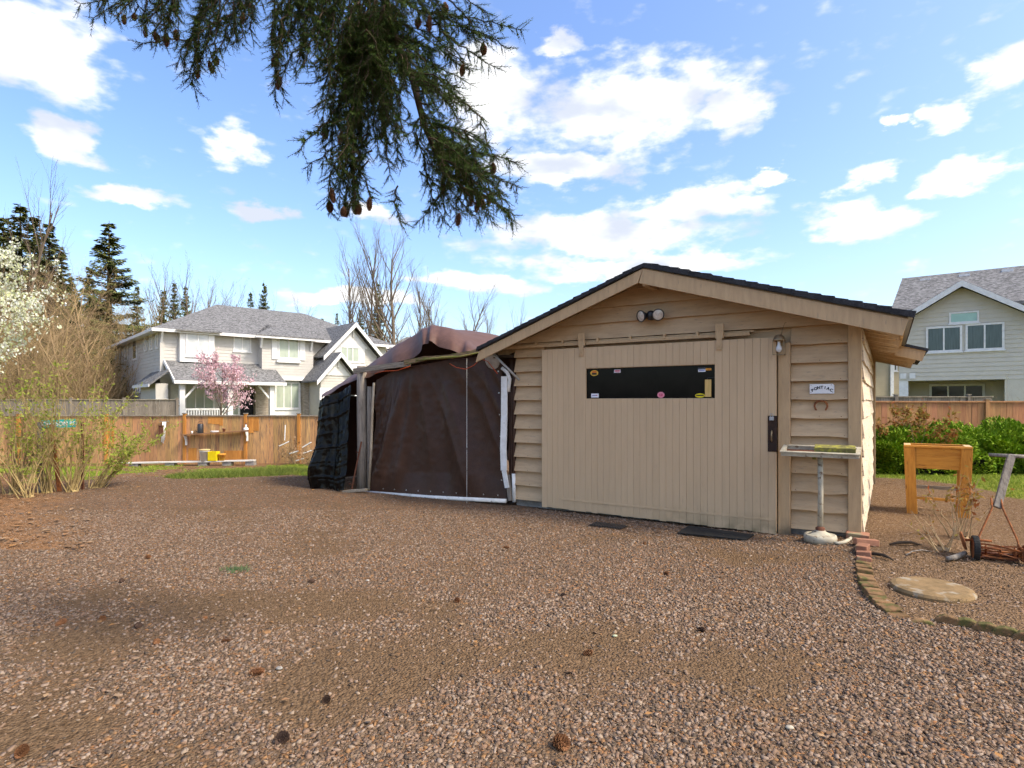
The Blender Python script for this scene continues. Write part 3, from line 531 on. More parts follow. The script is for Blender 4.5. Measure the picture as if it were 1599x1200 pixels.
def textmesh(s, size, depth=.002, bold=0.0, align='CENTER'):
    cu = bpy.data.curves.new('t', 'FONT'); cu.body = s; cu.size = size; cu.extrude = depth; cu.align_x = align; cu.offset = bold
    o = bpy.data.objects.new('t', cu); COL.objects.link(o); dg = bpy.context.evaluated_depsgraph_get(); me = bpy.data.meshes.new_from_object(o.evaluated_get(dg)); bpy.data.objects.remove(o); bpy.data.curves.remove(cu); return me
u, _ = G.f(1283.5, 607, -.04); _, zc = G.f(1283.5, 607.5, -.04); sg = empty('sign', gpt(u, -.047, zc), G.a, 'small white metal sign with arched black lettering beside the door', 'sign')
fix_normals(MB().poly([(-.118, -.004, -.052), (.118, -.004, -.052), (.118, -.004, .036), (.104, -.004, .052), (-.118, -.004, .052)], (0, .004, 0)).build('plate', pmat('white_enamel', (.8, .8, .79), (.72, .71, .68), 12, .35, .03), sg))
m = MB()
for i, ch in enumerate('PONTIAC'):
    me = textmesh(ch, .042, .0008, .0016); t = (i - 3) / 3.0; xx = t * .085; zz = .012 - .030 * t * t - .01; R_ = Matrix.Translation((xx, -.0052, zz)) @ Matrix.Rotation(math.radians(24 * t), 4, 'Y') @ Matrix.Rotation(math.pi / 2, 4, 'X')
    m.add([R_ @ v.co for v in me.vertices], [tuple(p.vertices) for p in me.polygons])
m.build('lettering', pmat('black_print', (.01, .01, .01), (.012, .012, .012), 10, .5, 0), sg)
m = MB(); [m.lathe([(.004, 0), (.004, .002)], 8, Matrix.Translation((a, -.004, b_)) @ Matrix.Rotation(math.pi/2, 4, 'X')) for a, b_ in ((-.105, -.04), (.105, -.04), (-.105, .04), (.09, .04))]; m.build('screws', M_RUSTD, sg)
u, zc = G.f(1282, 636, -.04); m = MB(); pts = [(.062*math.cos(t)*(1 if abs(t-math.pi/2) < 1.6 else .92), -.008, .062*math.sin(t)+.008) for t in np.linspace(-.75, math.pi + .75, 26)]
hsn = m.tube(pts, [.008 + .004*math.sin(i/25*math.pi) for i in range(26)], 7).build('horseshoe', M_RUST, None, True); hsn.location = gpt(u, -.045, zc); hsn.rotation_euler = (0, 0, G.a); hsn.scale = (1, .6, 1)
tag(hsn, 'rusty horseshoe nailed up with its ends downward below the white sign', 'horseshoe')

# ------------------------------------------------------------------ tarp carport leaning on the garage
car = empty('carport', G.o, G.a, 'ramshackle carport covered in brown tarpaulin on the left of the garage', 'carport')
def cp(px, py, y): x, z = G.f(px, py, y); return Vector((x, y, z))
def fn(x, y, seed, s): return float(fbm(np.array([x]), np.array([y]), s, seed)[0]) - .5
# front curtain
NU, NV = 110, 84
tl = [cp(588,594,-.05), cp(612,580,-.05), cp(645,572,-.05), cp(700,562,-.05), cp(760,556,-.05), cp(783,560,-.05)]
bl, br = cp(574,768,-.16), cp(790,781,-.10)
us = np.linspace(0, 1, NU); P_ = []
def ltop(t):
    k = t * 5; i = min(int(k), 4); return tl[i].lerp(tl[i + 1], k - i)
for j in range(NV):
    row = []; v = j / (NV - 1)
    for i in range(NU):
        t = i / (NU - 1); a = ltop(t); b_ = bl.lerp(br, t); p = a.lerp(b_, v); fan = (t - .30) / (.35 + .75 * v)
        fold = .20 * (.55 - abs(math.sin(5.2 * fan + .9)) ** .7) * (.35 + .65 * v) * math.exp(-(fan * 1.0) ** 2 * .5) + .07 * (.5 - abs(math.sin(11 * fan + 1.3 * v)) ** .8) * (.3 + .7 * math.sin(math.pi * v))
        diag = .08 * math.exp(-((t - (.36 - .34 * v)) / .05) ** 2) + .06 * math.exp(-((t - (.42 - .2 * v)) / .035) ** 2) - .05 * math.exp(-((t - (.52 + .08 * v)) / .05) ** 2)
        cr = .022 * fn(t * 4.0 + v * .6, v * 1.2, 77, .30) + .012 * fn(t * 3, v * 3, 91, .085) + .05 * math.exp(-((t - .06) / .09) ** 2) * fn(t * 3, v * 3, 55, .13)
        e = min(1, 4 * v) * min(1, 6 * (1 - v)) ; p = p + Vector((0, -(fold * .75 + diag + cr) * (.25 + .75 * e), 0)); row.append(p)
    P_.append(row)
MB().grid(P_).build('front_curtain', M_TARP, car, True)
MB().tube([bl + Vector((-.03, -.03, -.01)), bl.lerp(br, .5) + Vector((0, -.03, -.025)), br + Vector((.02, -.03, -.01))], .03, 12).build('bottom_pipe', M_WPVC, car, True)
m = MB()
for k in range(11):
    p = bl.lerp(br, (k + .5) / 11); m.lathe([(.004, 0), (.011, 0), (.011, .003), (.004, .003)], 10, Matrix.Translation(p + Vector((0, -.02, .065))) @ Matrix.Rotation(math.pi/2, 4, 'X'), cap=False)
for k in range(6):
    p = tl[5].lerp(br, (k + .6) / 6.5); m.lathe([(.004, 0), (.011, 0), (.011, .003), (.004, .003)], 10, Matrix.Translation(p + Vector((-.04, -.035, 0))) @ Matrix.Rotation(math.pi/2, 4, 'X'), cap=False)
tag(m.build('eyelets', pmat('zinc', (.5, .5, .48), (.4, .4, .38), 9, .3, 0, metal=.7), car), kind='stuff')
MB().tube([cp(729, 560, -.19), cp(729, 786, -.24)], .0028, 5).build('string', M_WPVC, car)
# roof tarp: rows from the front hem to the back
front = [(502,622),(516,614),(535,603),(556,594),(580,588),(600,578),(625,566),(645,558),(658,545),(666,535),(675,534),(684,541),(700,547),(716,551),(735,550),(750,549)]
second = [(502,617),(516,608),(535,597),(556,583),(580,567),(600,553),(622,538),(640,527),(655,517),(666,511),(678,508),(690,509.5),(706,516),(722,526),(738,537),(752,546)]
def dens_(pts, y, k=6):
    q = [cp(a, b_, y) for a, b_ in pts]; out = []
    for i in range(len(q) - 1): out += [q[i].lerp(q[i + 1], f_ / k) for f_ in range(k)]
    return out + [q[-1]]
R0, R1 = dens_(front, -.16), dens_(second, .28); rows = []; nc_ = len(R0)
for j in range(9):
    f_ = j / 8; s_ = smoothstep(0, 1, f_); row = []
    for i in range(nc_):
        p = R0[i].lerp(R1[i], f_); p.z = R0[i].z + (R1[i].z - R0[i].z) * (f_ ** .6); t = i / nc_
        wr = .035 * math.sin(i * .55 + 1.5 * math.sin(i * .23)) * (1 - f_ * .5) * (1 if .35 < t else .4) + .03 * fn(i * .06, f_, 15, .25); row.append(p + Vector((.0, -wr * .8, wr * .45)))
    rows.append(row)
for j in range(1, 26):
    y = .28 + j * .21; row = []
    for i in range(nc_):
        p = R1[i].copy(); p.y = y; sag = .045 * math.sin(j * .8) * math.sin(math.pi * i / nc_) ** 2; p.z += -.02 * j * .21 * 0 - sag * .6 + .03 * fn(i * .05, y, 18, .3); row.append(p)
    rows.append(row)
MB().grid(rows).build('roof_tarp', M_TARPT, car, True)
def sheet(name, mat, A, B_, C, D, nu, nv, amp, seed, parent=car):
    A, B_, C, D = map(Vector, (A, B_, C, D)); nrm = (B_ - A).cross(D - A).normalized(); P2 = []
    for j in range(nv + 1):
        P2.append([])
        for i in range(nu + 1):
            u_, v_ = i / nu, j / nv; p = A.lerp(B_, u_).lerp(D.lerp(C, u_), v_); P2[-1].append(p + nrm * amp * (fn(u_ * 4, v_ * 4, seed, .5) + .5 * math.sin(u_ * 17 + seed)))
    return MB().grid(P2).build(name, mat, parent, True)
xl = R1[0].x; sheet('side_light_block', M_TARP, (xl + .02, .3, 1.62), (xl + .02, 5.5, 1.62), (xl, 5.5, 0), (xl, .3, 0), 16, 10, .06, 5)  # unseen tarp sheet added to block side light and keep the carport dark
sheet('back_light_block', M_TARP, (xl, 5.5, 2.7), (-.05, 5.5, 2.7), (-.05, 5.5, 0), (xl, 5.5, 0), 16, 10, .06, 6)  # unseen tarp sheet added so no daylight shows through from behind
# black plastic sheet on the left
a, b_, c_, d_ = cp(500,626,-.30), cp(553,601,-.16), cp(541,766,-.42), cp(490,765,-.42); P2 = []
rk = random.Random(6)
for j in range(73):
    row = []; v = j / 72
    for i in range(49):
        u_ = i / 48; p = a.lerp(b_, u_).lerp(d_.lerp(c_, u_), v)
        w_ = .10 * fn(u_ * 5 + .5 * v, v * .7, 33, .35) + .05 * fn(u_ * 9 - v, v * 1.3, 41, .4) + .055 * math.sin(u_ * 8 + 1.0 * v) + .02 * (1 - min(1, abs((v * 6.3) % 1 - .5) / .05)) + .016 * (1 - min(1, abs((u_ * 3.2) % 1 - .5) / .06)) + .03 * abs(fn(u_ * 3 + v, v * 4 - u_, 47, .4)) + .006 * (1 if abs((v * 6) % 1 - .5) < .04 else 0)
        bul = .10 * math.exp(-((v - .78) / .16) ** 2) * (1 - u_) ** 2; row.append(p + Vector((-bul * .6 , -w_ - bul, .03 * math.sin(u_ * 7) * v)))
    P2.append(row)
MB().grid(P2).build('black_sheet', M_BTARP, car, True)
# header beam, posts
m = MB(); pts = [cp(553,580,-.2), cp(600,573,-.2), cp(640,568,-.2)]
for i in range(2): m.beam(pts[i], pts[i + 1], .05, .085)
m.build('header_beam', M_GREYH, car)
pts = [cp(632,567,-.22), cp(665,560,-.22), cp(705,557,-.22), cp(735,552,-.22), cp(752,546,-.22)]; m = MB()
for i in range(4): m.beam(pts[i], pts[i + 1], .045, .07 - .012 * (i % 2))
m.build('rotten_fascia', pmat('rotten_wood', (.30, .20, .10), (.10, .075, .05), 9, .95, .7, (1, 5, 5), c3=(.12, .14, .03), c3scale=8, c3amt=(.55, .64)), car)
MB().tube([cp(650,563,-.24), cp(690,559,-.27), cp(720,557,-.25), cp(748,551,-.27)], [.012, .02, .014, .008], 6).build('moss_strip', pmat('moss', (.14, .16, .03), (.22, .16, .07), 30, .95, .6), car, True)
def post(name, px, top, bot, r, y, mat=M_GREYW, lean=0):
    A, B2 = cp(px + lean, bot, y), cp(px, top, y); B2.x = cp(px, top, y).x; return MB().tube([A, A.lerp(B2, .35) + Vector((.006, .004, 0)), A.lerp(B2, .7) + Vector((-.005, 0, 0)), B2], [r, r * .97, r * .94, r * .92], 10).build(name, mat, car, True)
post('corner_post', 565, 572, 768, .088, -.14); post('inner_post', 577.5, 604, 768, .048, -.08, lean=-1); post('curtain_pole', 584, 598, 766, .022, -.19, pmat('pale_pole_wood', (.42, .35, .25), (.28, .22, .15), 6, .85, .3, (8, 8, 1)), lean=-8)
MB().beam(cp(536,768,-.42), cp(572,765,-.3), .09, .04).build('sill_board', M_GREYH, car)
MB().tube([cp(548,771,-.34), cp(556,730,-.28), cp(564.5,690,-.25)], .013, 6).tube([cp(556,706,-.26), cp(561,707,-.26)], .01, 6).tube([cp(545,756,-.33), cp(551,757,-.33)], .01, 6).build('leaning_bar', M_RUSTD, car)
# right edge: white strip, downspout, loose tarp, brace, cords
m = MB(); pts = [cp(787.5,588,-.12), cp(787.5,650,-.12), cp(786,700,-.13), cp(787,735,-.13), cp(792,762,-.12)]
for i in range(4): m.beam(pts[i], pts[i + 1], .10 if i < 3 else .07, .02, (0, 1, 0))
m.build('white_strip', M_WPVC, car)
MB().tube([cp(784,575,-.1), cp(792,582,-.1), cp(796,592,-.1), cp(794,612,-.1)], .026, 8).build('downspout_elbow', M_WPVC, car, True)
MB().tube([cp(802,740,-.05), cp(803,784,-.05)], .028, 8).build('downspout', M_WPVC, car, True)
MB().beam(cp(797,782,-.08), cp(793,742,-.08), .05, .05).build('short_post', M_GREYW, car)
sheet('loose_tarp', M_TARP, cp(794,600,-.04), cp(804,588,-.04), cp(804,746,-.04), cp(795,742,-.06), 10, 30, .05, 9)
sheet('dark_flap', M_TARP, cp(776,562,.1), cp(806,560,.1), cp(806,640,.1), cp(776,640,.1), 8, 10, .04, 12)
MB().tube([cp(768,551,-.3), cp(811,594,-.18)], .017, 8).build('diagonal_brace', pmat('galvanised', (.42, .41, .38), (.3, .29, .26), 10, .5, .1, metal=.3), car, True)
MB().lathe([(.02, 0), (.10, .03), (.13, .06), (.125, .065), (.02, .02)], 14, Matrix.Translation(cp(772, 562, -.05)) @ Matrix.Rotation(1.9, 4, 'X')).build('lamp_shade', pmat('galvanised', (.4, .4, .4)), car, True)
MB().box(-.33, -.02, -.1, 5.4, 2.14, 2.18).build('eave_gutter', M_DARKW, car)
M_CORD = pmat('orange_cord', (.42, .07, .02), (.34, .06, .02), 9, .5, 0)
for pts in (((702,568),(712,574),(727,577),(740,571),(751,560)), ((752,561),(762,565),(769,574),(777,584)), ((585,584),(600,580),(620,579),(641,572))):
    MB().tube([cp(a_, b2, -.25) for a_, b2 in pts], .006, 6).build('cord', M_CORD, car, True)
# ------------------------------------------------------------------ things standing near the garage
M_MOSSW = pmat('mossy_wood', (.22, .20, .06), (.13, .115, .05), 14, .95, .6, c3=(.32, .30, .05), c3scale=20, c3amt=(.52, .62))
M_CREAM = pmat('chipped_cream_enamel', (.47, .43, .32), (.34, .30, .22), 9, .5, .2, c3=(.17, .12, .075), c3scale=22, c3amt=(.60, .68))
st = empty('pedestal_stand', gpt(3.95, -.32, .062), G.a, 'cream pedestal stand with an open tray top against the garage siding', 'stand')
MB().lathe([(.0, -.02), (.155, -.02), (.158, .03), (.15, .055), (.13, .06), (.12, .05), (.11, .055), (.06, .085), (.045, .10), (0, .10)], 32, cap=False).build('base', M_CREAM, st, True)
MB().lathe([(.045, .08), (.045, .125), (.03, .13), (.028, .14)], 16, cap=False).build('collar', M_RUSTD, st, True)
MB().tube([(0, 0, .10), (.004, 0, .5), (0, 0, .905)], [.027, .026, .026], 16).build('post', M_CREAM, st, True)
m = MB(); tw, td = .355, .15
m.box(-tw, tw, -td, -td + .025, .895, .935).box(-tw, tw, td - .025, td, .895, .935).box(-tw, -tw + .025, -td + .0251, td - .0251, .895, .935).box(tw - .025, tw, -td + .0251, td - .0251, .895, .935)
m.box(-tw - .012, tw + .012, -td - .012, -td + .03, .9351, .945).box(-tw - .012, tw + .012, td - .03, td + .012, .9351, .945).box(-tw - .012, -tw + .03, -td + .0301, td - .0301, .9351, .945).box(tw - .03, tw + .012, -td + .0301, td - .0301, .9351, .945).build('tray', M_CREAM, st).rotation_euler.x = .17
MB().box(-tw + .026, tw - .026, -td + .026, td - .026, .897, .903).build('tray_floor', M_RUSTD, st).rotation_euler.x = .17; MB().box(-.07, -.035, -.05, -.02, .84, .8949).build('clamp', M_MOSSW, st)
for ch in st.children:
    if ch.name.startswith('tray'): pv = Vector((0, 0, .92)); ch.location = pv - Matrix.Rotation(.17, 3, 'X') @ pv
o = MB().box(-.20, .17, -.07, .07, 0, .07).build('wooden_block', M_MOSSW, None, bevel=.006); o.location = gpt(3.95 + .15, -.335, .062 + .912); o.rotation_euler = (Matrix.Rotation(G.a + .06, 3, 'Z') @ Matrix.Rotation(.17, 3, 'X')).to_euler(); tag(o, 'moss covered wooden block lying in the tray of the pedestal stand', 'wood block')
pts = [gp(*p) for p in ((1058,835),(1076,824),(1178,838),(1165,846))]
o = fix_normals(MB().poly([p + Vector((0, 0, .012)) for p in pts], (0, 0, .012)).build('door_mat', M_RUBBER)); tag(o, 'dark rubber mat on the gravel at the foot of the garage door', 'mat')
c0 = gp(950, 823); m = MB()
for k in range(9): m.box(-.2, .2, -.1 + k * .025, -.09 + k * .025, 0, .008)
for k in range(13): m.box(-.2 + k * .033, -.19 + k * .033, -.1, .11, .0081, .014)
o = m.build('metal_grate', M_BMETAL); o.location = c0 + Vector((0, 0, .012)); o.rotation_euler = (0, 0, G.a); tag(o, 'half buried black grate mat before the garage door, left of the rubber mat', 'mat')
m = MB(); pts = [gp(*p) + Vector((0, 0, .02)) for p in ((1300,850),(1309,852),(1319,850),(1327,845),(1331,840))]; m.tube(pts, [.014, .018, .02, .018, .012], 8)
tag(m.build('curved_scrap', M_CREAM, None, True), 'curved pale metal scrap lying beside the pedestal base', 'scrap')
# loose bricks at the corner
for px, py, rz, tz, lb in ((1339,842,-.55,.18,'reddest loose brick lying tilted at the garage corner'), (1352,853,-.2,-.1,'loose brick lying flat just below the tilted one'), (1347,862,.9,0,'small broken brick at the head of the curved border')):
    p = gp(px, py); o = MB().box(-.105, .105, -.05, .05, 0, .062).build('brick', M_BRICK, None, bevel=.006); o.location = p + Vector((0, 0, .008)); o.rotation_euler = (tz, .05, rz); tag(o, lb, 'brick', 'loose bricks by the garage corner')
# curved brick edging
bo = empty('brick_border', BORDER[3], 0, 'curved edging of mossy bricks along the planting bed', 'garden edging')
def along(pts, t):
    k = t * (len(pts) - 1); i = min(int(k), len(pts) - 2); return pts[i].lerp(pts[i + 1], k - i), (pts[i + 1] - pts[i]).normalized()
arc = [gp(*p) for p in ((1349,868),(1348,884),(1350,900),(1355,914),(1363,928),(1374,941),(1389,953),(1412,966))]
for k in range(17):
    p, d = along(arc, k / 16); o = MB().box(-.042, .042, -.062, .062, -.05, .036 - .0015 * max(0, k - 11) ** 2).build('brick', M_MOSSB if k > 1 else M_BRICK, bo, bevel=.008)
    o.location = p - bo.location + Vector((0, 0, rb.uniform(-.012, .008))); o.rotation_euler = (rb.uniform(-.08, .08), rb.uniform(-.12, .12), math.atan2(d.y, d.x) + rb.uniform(-.12, .12) + (math.pi / 2 if k < 0 else 0))
for k, (px, py) in enumerate(((1440,972),(1482,973),(1510,978),(1541,985),(1573,992),(1606,1000))):
    p = gp(px, py); m = MB(); prof = []
    for i in range(13):
        t = i / 12; prof.append((-.085 + .17 * t, 0, .052 * math.sin(math.pi * t) ** .55 + rb.uniform(-.003, .003)))
    m.poly([(q[0], -.03, q[2]) for q in prof] + [(.085, -.03, -.05), (-.085, -.03, -.05)], (0, .06, 0)); o = fix_normals(m.build('edging_stone', M_MOSSB, bo, bevel=.008)); o.location = p - bo.location + Vector((0, 0, -.03 if k == 0 else 0)); o.rotation_euler = (0, rb.uniform(-.04, .04), -.62 if k else -.3)
# round stepping stone
p = gp(1455, 922); m = MB(); pr = [(0, .05), (.14, .052), (.24, .05), (.272, .04), (.285, .02), (.28, -.05)]; m.lathe(list(reversed(pr)), 40)
o = m.build('stepping_stone', pmat('lichen_concrete', (.25, .165, .08), (.17, .115, .055), 16, .95, .6, c3=(.31, .27, .20), c3scale=9, c3amt=(.56, .68)), None); o.location = p - Vector((0, 0, .012)); tag(o, 'round moss stained concrete stepping stone in the planting bed', 'stepping stone')
# raised planter
pl = empty('raised_planter', gp(1464, 806), math.radians(-33), 'orange stained wooden raised planter box on splayed legs', 'planter'); pl.scale = (.92, .92, .96); H = .93
for sx in (-1, 1):
    for sy in (0, 1):
        m = MB(); xt, xb = sx * .335, sx * .275 if False else sx * .285; y0 = .0 if sy == 0 else .46
        a, b_ = Vector((sx * .29, y0, -.02)), Vector((sx * .325, y0, H - .03)); m.beam(a, b_, .125, .04, (0, 1, 0)); m.build('leg', M_CEDAR, pl, bevel=.004)
for z0, z1, y in ((.80, .90, .0), (.62, .7995, .0)): MB().box(-.265, .265, y + .004, y + .03, z0, z1).build('front_panel', M_CEDARH, pl, bevel=.003)
for z0, z1 in ((.80, .90), (.62, .7995)): MB().box(-.265, .265, .43, .456, z0, z1).build('back_panel', M_CEDARH, pl)
for sx in (-1, 1): MB().box(sx * .30 - .012, sx * .30 + .012, .021, .439, .62, .90).build('side_panel', M_CEDARH, pl)
for a in ((-.385, .385, -.03, .04), (-.385, .385, .42, .49)): MB().box(a[0], a[1], a[2], a[3], H - .028, H).build('rim_board', M_CEDARH, pl, bevel=.003)
M_PALE = pmat('pale_planter_wood', (.58, .42, .22), (.46, .32, .15), 6, .6, .15, (6, 1, 6))
for sx in (-1, 1): MB().box(sx * .345 - .04, sx * .345 + .04, .0401, .4199, H - .027, H + .001).build('rim_board', M_PALE, pl)
MB().box(-.287, .287, .031, .429, .64, .86).build('soil', pmat('dark_soil', (.05, .035, .025), (.09, .06, .04), 30, .95, .6), pl)
MB().box(-.27, .27, .44, .47, .30, .345).build('stretcher', M_GREYH, pl); MB().box(-.25, .25, .02, .05, .20, .235).build('stretcher', M_CEDARH, pl)
# reel mower
mo = empty('reel_mower', gp(1562, 878), math.radians(-28), 'rusty antique reel mower with a grey wooden handle', 'lawn mower'); mo.scale = (.84, .84, .9)
def wheel(x, r, w, tyre):
    q = Matrix.Translation((x, 0, r)) @ Matrix.Rotation(math.pi / 2, 4, 'Y'); o = MB().lathe([(.0, -.01), (r * .55, -.016), (r * .8, -.006), (r * .9, -w / 2), (r * .92, -w / 2), (r * .92, w / 2), (r * .9, w / 2), (r * .8, .006), (r * .55, .016), (0, .02)], 28, q, cap=False).build('wheel', M_RUST, mo, True)
    if tyre:
        m = MB().lathe([(r * .88, -w * .6), (r * .97, -w * .62), (r, -w * .35), (r, w * .35), (r * .97, w * .62), (r * .88, w * .6)], 32, q, cap=False)
        for k in range(26):
            t = 2 * math.pi * k / 26; m.box(-w * .5, w * .5, -.008, .008, r * .985, r * 1.02, Matrix.Translation((x, 0, r)) @ Matrix.Rotation(t, 4, 'X'))
        m.build('tyre', M_RUBBER, o)
    return o
wheel(-.21, .118, .045, True); wheel(.21, .098, .03, False)
o = MB().lathe([(0, -.006), (.09, -.008), (.095, 0), (.09, .008), (0, .01)], 24, Matrix.Translation((-.30, .10, .16)) @ Matrix.Rotation(math.pi/2 - .25, 4, 'Y'), cap=False).build('cover_disc', M_RUST, mo, True)
m = MB(); nb = 5
for k in range(nb):
    g0 = 2 * math.pi * k / nb; rows = []
    for i in range(13):
        t = i / 12; x = -.16 + .32 * t; a = g0 + t * 1.4; c_, s_ = math.cos(a), math.sin(a); rows.append([(x, c_ * .052, .10 + s_ * .052), (x, c_ * .068, .10 + s_ * .068), (x, c_ * .068 - s_ * .004, .10 + s_ * .068 + c_ * .004), (x, c_ * .052 - s_ * .004, .10 + s_ * .052 + c_ * .004)])
    m.grid([r_ + [r_[0]] for r_ in rows])
m.tube([(-.18, 0, .10), (.18, 0, .10)], .009, 8)
for x in (-.12, 0, .12): m.lathe([(.02, -.003), (.052, -.003), (.052, .003), (.02, .003)], 14, Matrix.Translation((x, 0, .10)) @ Matrix.Rotation(math.pi/2, 4, 'Y'))
m.build('blade_reel', M_RUST, mo)
MB().tube([(-.20, -.03, .135), (.20, -.03, .125)], .011, 8).build('tie_rod', M_RUST, mo, True); MB().box(-.16, .16, .02, .07, .015, .03).build('cutter_bar', M_RUSTD, mo); MB().tube([(-.17, .12, .045), (.17, .12, .045)], .022, 10).build('roller', M_RUSTD, mo, True)
for s in (-1, 1): MB().box(s * .175 - .006, s * .175 + .006, -.05, .14, .03, .16).build('side_plate', M_RUST, mo)
MB().tube([(-.30, .10, .17), (-.17, .06, .185), (-.06, .05, .19)], .012, 8).build('axle_rod', M_RUST, mo, True)
hb, ht = Vector((.02, .24, .50)), Vector((.20, .50, 1.02))
for s in (-1, 1):
    MB().tube([(s * .165, .03, .14), (s * .16, .10, .22), hb + Vector((s * .045, -.02, .0)), hb + Vector((s * .042, .04, .09))], .010, 8).build('handle_rod', M_RUST, mo, True)
MB().beam(hb, ht, .075, .035, (0, 1, .3)).build('handle_shaft', M_GREYW, mo, bevel=.006); MB().tube([ht + Vector((-.20, 0, .0)), ht + Vector((.18, 0, -.01))], [.017, .02], 10).build('handle_grip', M_GREYW, mo, True)
p = gp(1497, 876); o = MB().tube([(-.10, 0, .02), (-.02, .02, .025), (.10, .05, .06)], [.02, .026, .02], 7).build('wood_offcut', M_GREYW, None, True); o.location = p; tag(o, 'short weathered wood piece on the soil by the mower wheel', 'wood piece')
for px, py, L, rz, lb in ((1415,853,.30,-.15,'curled dark bark strip lying in the bed behind the bricks'), (1372,872,.26,-.9,'bark strip lying just right of the brick border'), (1435,866,.34,.35,'thin pale stick lying across the bed soil')):
    o = MB().tube([(-L/2, 0, .01), (-L/6, .02, .03), (L/6, .01, .035), (L/2, -.02, .012)], [.008, .018, .016, .006] if 'bark' in lb else .006, 6).build('bark_strip' if 'bark' in lb else 'stick', M_GREYW if 'bark' not in lb else M_DARKW, None, True); o.location = gp(px, py); o.rotation_euler = (0, 0, rz); tag(o, lb, 'bark' if 'bark' in lb else 'stick')
# pine cones
def cone_mesh(L=.085, R_=.024, seed=0):
    g = random.Random(seed); m = MB(); m.lathe([(.001, -L/2), (R_*.3, -L*.38), (R_*.45, 0), (R_*.3, L*.38), (.001, L/2)], 7, cap=False); nrow = 12
    for r in range(nrow):
        t = r / (nrow - 1); z = -L/2 + L * t; rad = R_ * math.sin(math.pi * (.12 + .80 * t)) ** .6
        for k in range(8):
            a = 2*math.pi*(k + .5*(r % 2))/8 + g.uniform(-.1, .1); d = Vector((math.cos(a), math.sin(a), 0)); s_ = Vector((-d.y, d.x, 0)); w = rad * .36
            p0 = d*rad*.45 + Vector((0, 0, z)); tip = d*rad*g.uniform(1.1, 1.35) + Vector((0, 0, z - .007)); up = Vector((0, 0, .0025)); m.add([p0 - s_*w*.6, p0 + s_*w*.6, tip + s_*w - d*.004, tip + d*.001, tip - s_*w - d*.004, tip + up*1.5], [(0, 1, 2, 3, 4), (2, 5, 3), (3, 5, 4)])
    return m.mesh('pine_cone', False)
M_CONE = pmat('cone_scales', (.27, .125, .055), (.14, .065, .032), 60, .8, .2, rand=.25); M_CONED = pmat('old_cone_scales', (.10, .06, .04), (.06, .04, .03), 60, .85, .2, rand=.2)
CM = [cone_mesh(.085, .024, 1), cone_mesh(.07, .027, 2)]; CM[0].materials.append(M_CONE); CM[1].materials.append(M_CONE); CMD = cone_mesh(.085, .03, 4); CMD.materials.append(M_CONED)
cones = [(35,1178,0,1.15,'plump pine cone on the gravel at the bottom left corner'),(442,1158,2,1.1,'dark open pine cone on the gravel, lowest left of centre'),(875,1166,1,1.5,'large open pine cone lying nearest the camera at bottom centre'),(510,1096,2,.8,'small dark pine cone in a dirt patch left of centre'),
    (400,1054,0,1.15,'tan pine cone lying sideways beside a pale pebble'),(919,1023,0,.95,'orange brown pine cone alone on the gravel right of centre'),(354,1004,0,.95,'pine cone just above left of the tan sideways one'),(244,1007,1,.9,'pine cone with a green sprout beside it'),(94,977,0,1.1,'long pine cone, leftmost of the left hand cluster'),(160,969,1,.9,'round pine cone second from left in the left hand cluster'),(215,981,2,.9,'dark pine cone among the left hand cluster'),
    (190,910,2,.8,'dark pine cone above the left hand cluster'),(487,910,2,.8,'dark pine cone at the edge of the bare dirt patch'),(714,940,1,.9,'light brown pine cone on the gravel before the tarpaulin, centre'),(879,932,2,.7,'small dark pine cone in front of the garage window'),(1040,897,1,.75,'pale pine cone nearest the garage door'),(1095,986,2,.8,'dark pine cone furthest right on the gravel'),(791,857,0,.9,'pine cone closest to the foot of the tarpaulin carport'),(1007,851,0,.8,'flat brown pine cone left of the rubber door mat'),(231,872,0,.9,'pine cone furthest back on the left of the driveway'),(321,967,1,.6,'small tan pine cone near the green sprig'),(383,964,2,.4,'tiniest dark pine cone at the edge of the dirt patch')]
for px, py, k, s, lb in cones:
    me = (CM[0], CM[1], CMD)[k]; o = link('pine_cone', me); s *= .72; o.location = gp(px, py) + Vector((0, 0, .020 * s)); o.scale = (s, s, s); o.rotation_euler = (math.pi/2 + RND.uniform(-.25, .25), 0, RND.uniform(0, 6.28)); tag(o, lb, 'pine cone', 'pine cones on the gravel')
for px, py, s, cc, lb in ((436,1046,.017,(.34,.32,.28),'pale rounded pebble beside a tan pine cone'),(1233,1139,.017,(.42,.37,.28),'cream pebble on the gravel at lower right'),(574,908,.014,(.45,.42,.36),'white pebble on the gravel left of the bare patch'),(960,995,.015,(.38,.40,.26),'pale greenish pebble near the middle of the driveway')):
    m = MB().lathe([(.001, -s*.5), (s*.8, -s*.3), (s, 0), (s*.75, s*.35), (.001, s*.5)], 9, Matrix.Diagonal((1.2, .9, 1, 1)), cap=False); o = m.build('pebble', pmat('pebble_%d' % px, cc, tuple(v*.85 for v in cc), 20, .7, .1), None, True); o.location = gp(px, py) + Vector((0, 0, s*.5)); tag(o, lb, 'pebble')
V = []; c0 = gp(368, 892); g = np.random.default_rng(4)
for k in range(160):
    a = g.uniform(0, 6.28); r = g.uniform(0, .09); q = Vector((c0.x + r*math.cos(a)*1.6, c0.y + r*math.sin(a), c0.z)); d = Vector((g.normal(0, .03), g.normal(0, .03), g.uniform(.01, .05))); w = Vector((.003, .001, 0)); V += [q - w, q + w, q + d]
tag(link('green_sprig', npmesh('green_sprig', np.array([tuple(v) for v in V]), np.arange(len(V)).reshape(-1, 3)), leafmat('sprig', (.08, .15, .06), (.16, .22, .10))), 'small green conifer sprig lying on the driveway', 'sprig')

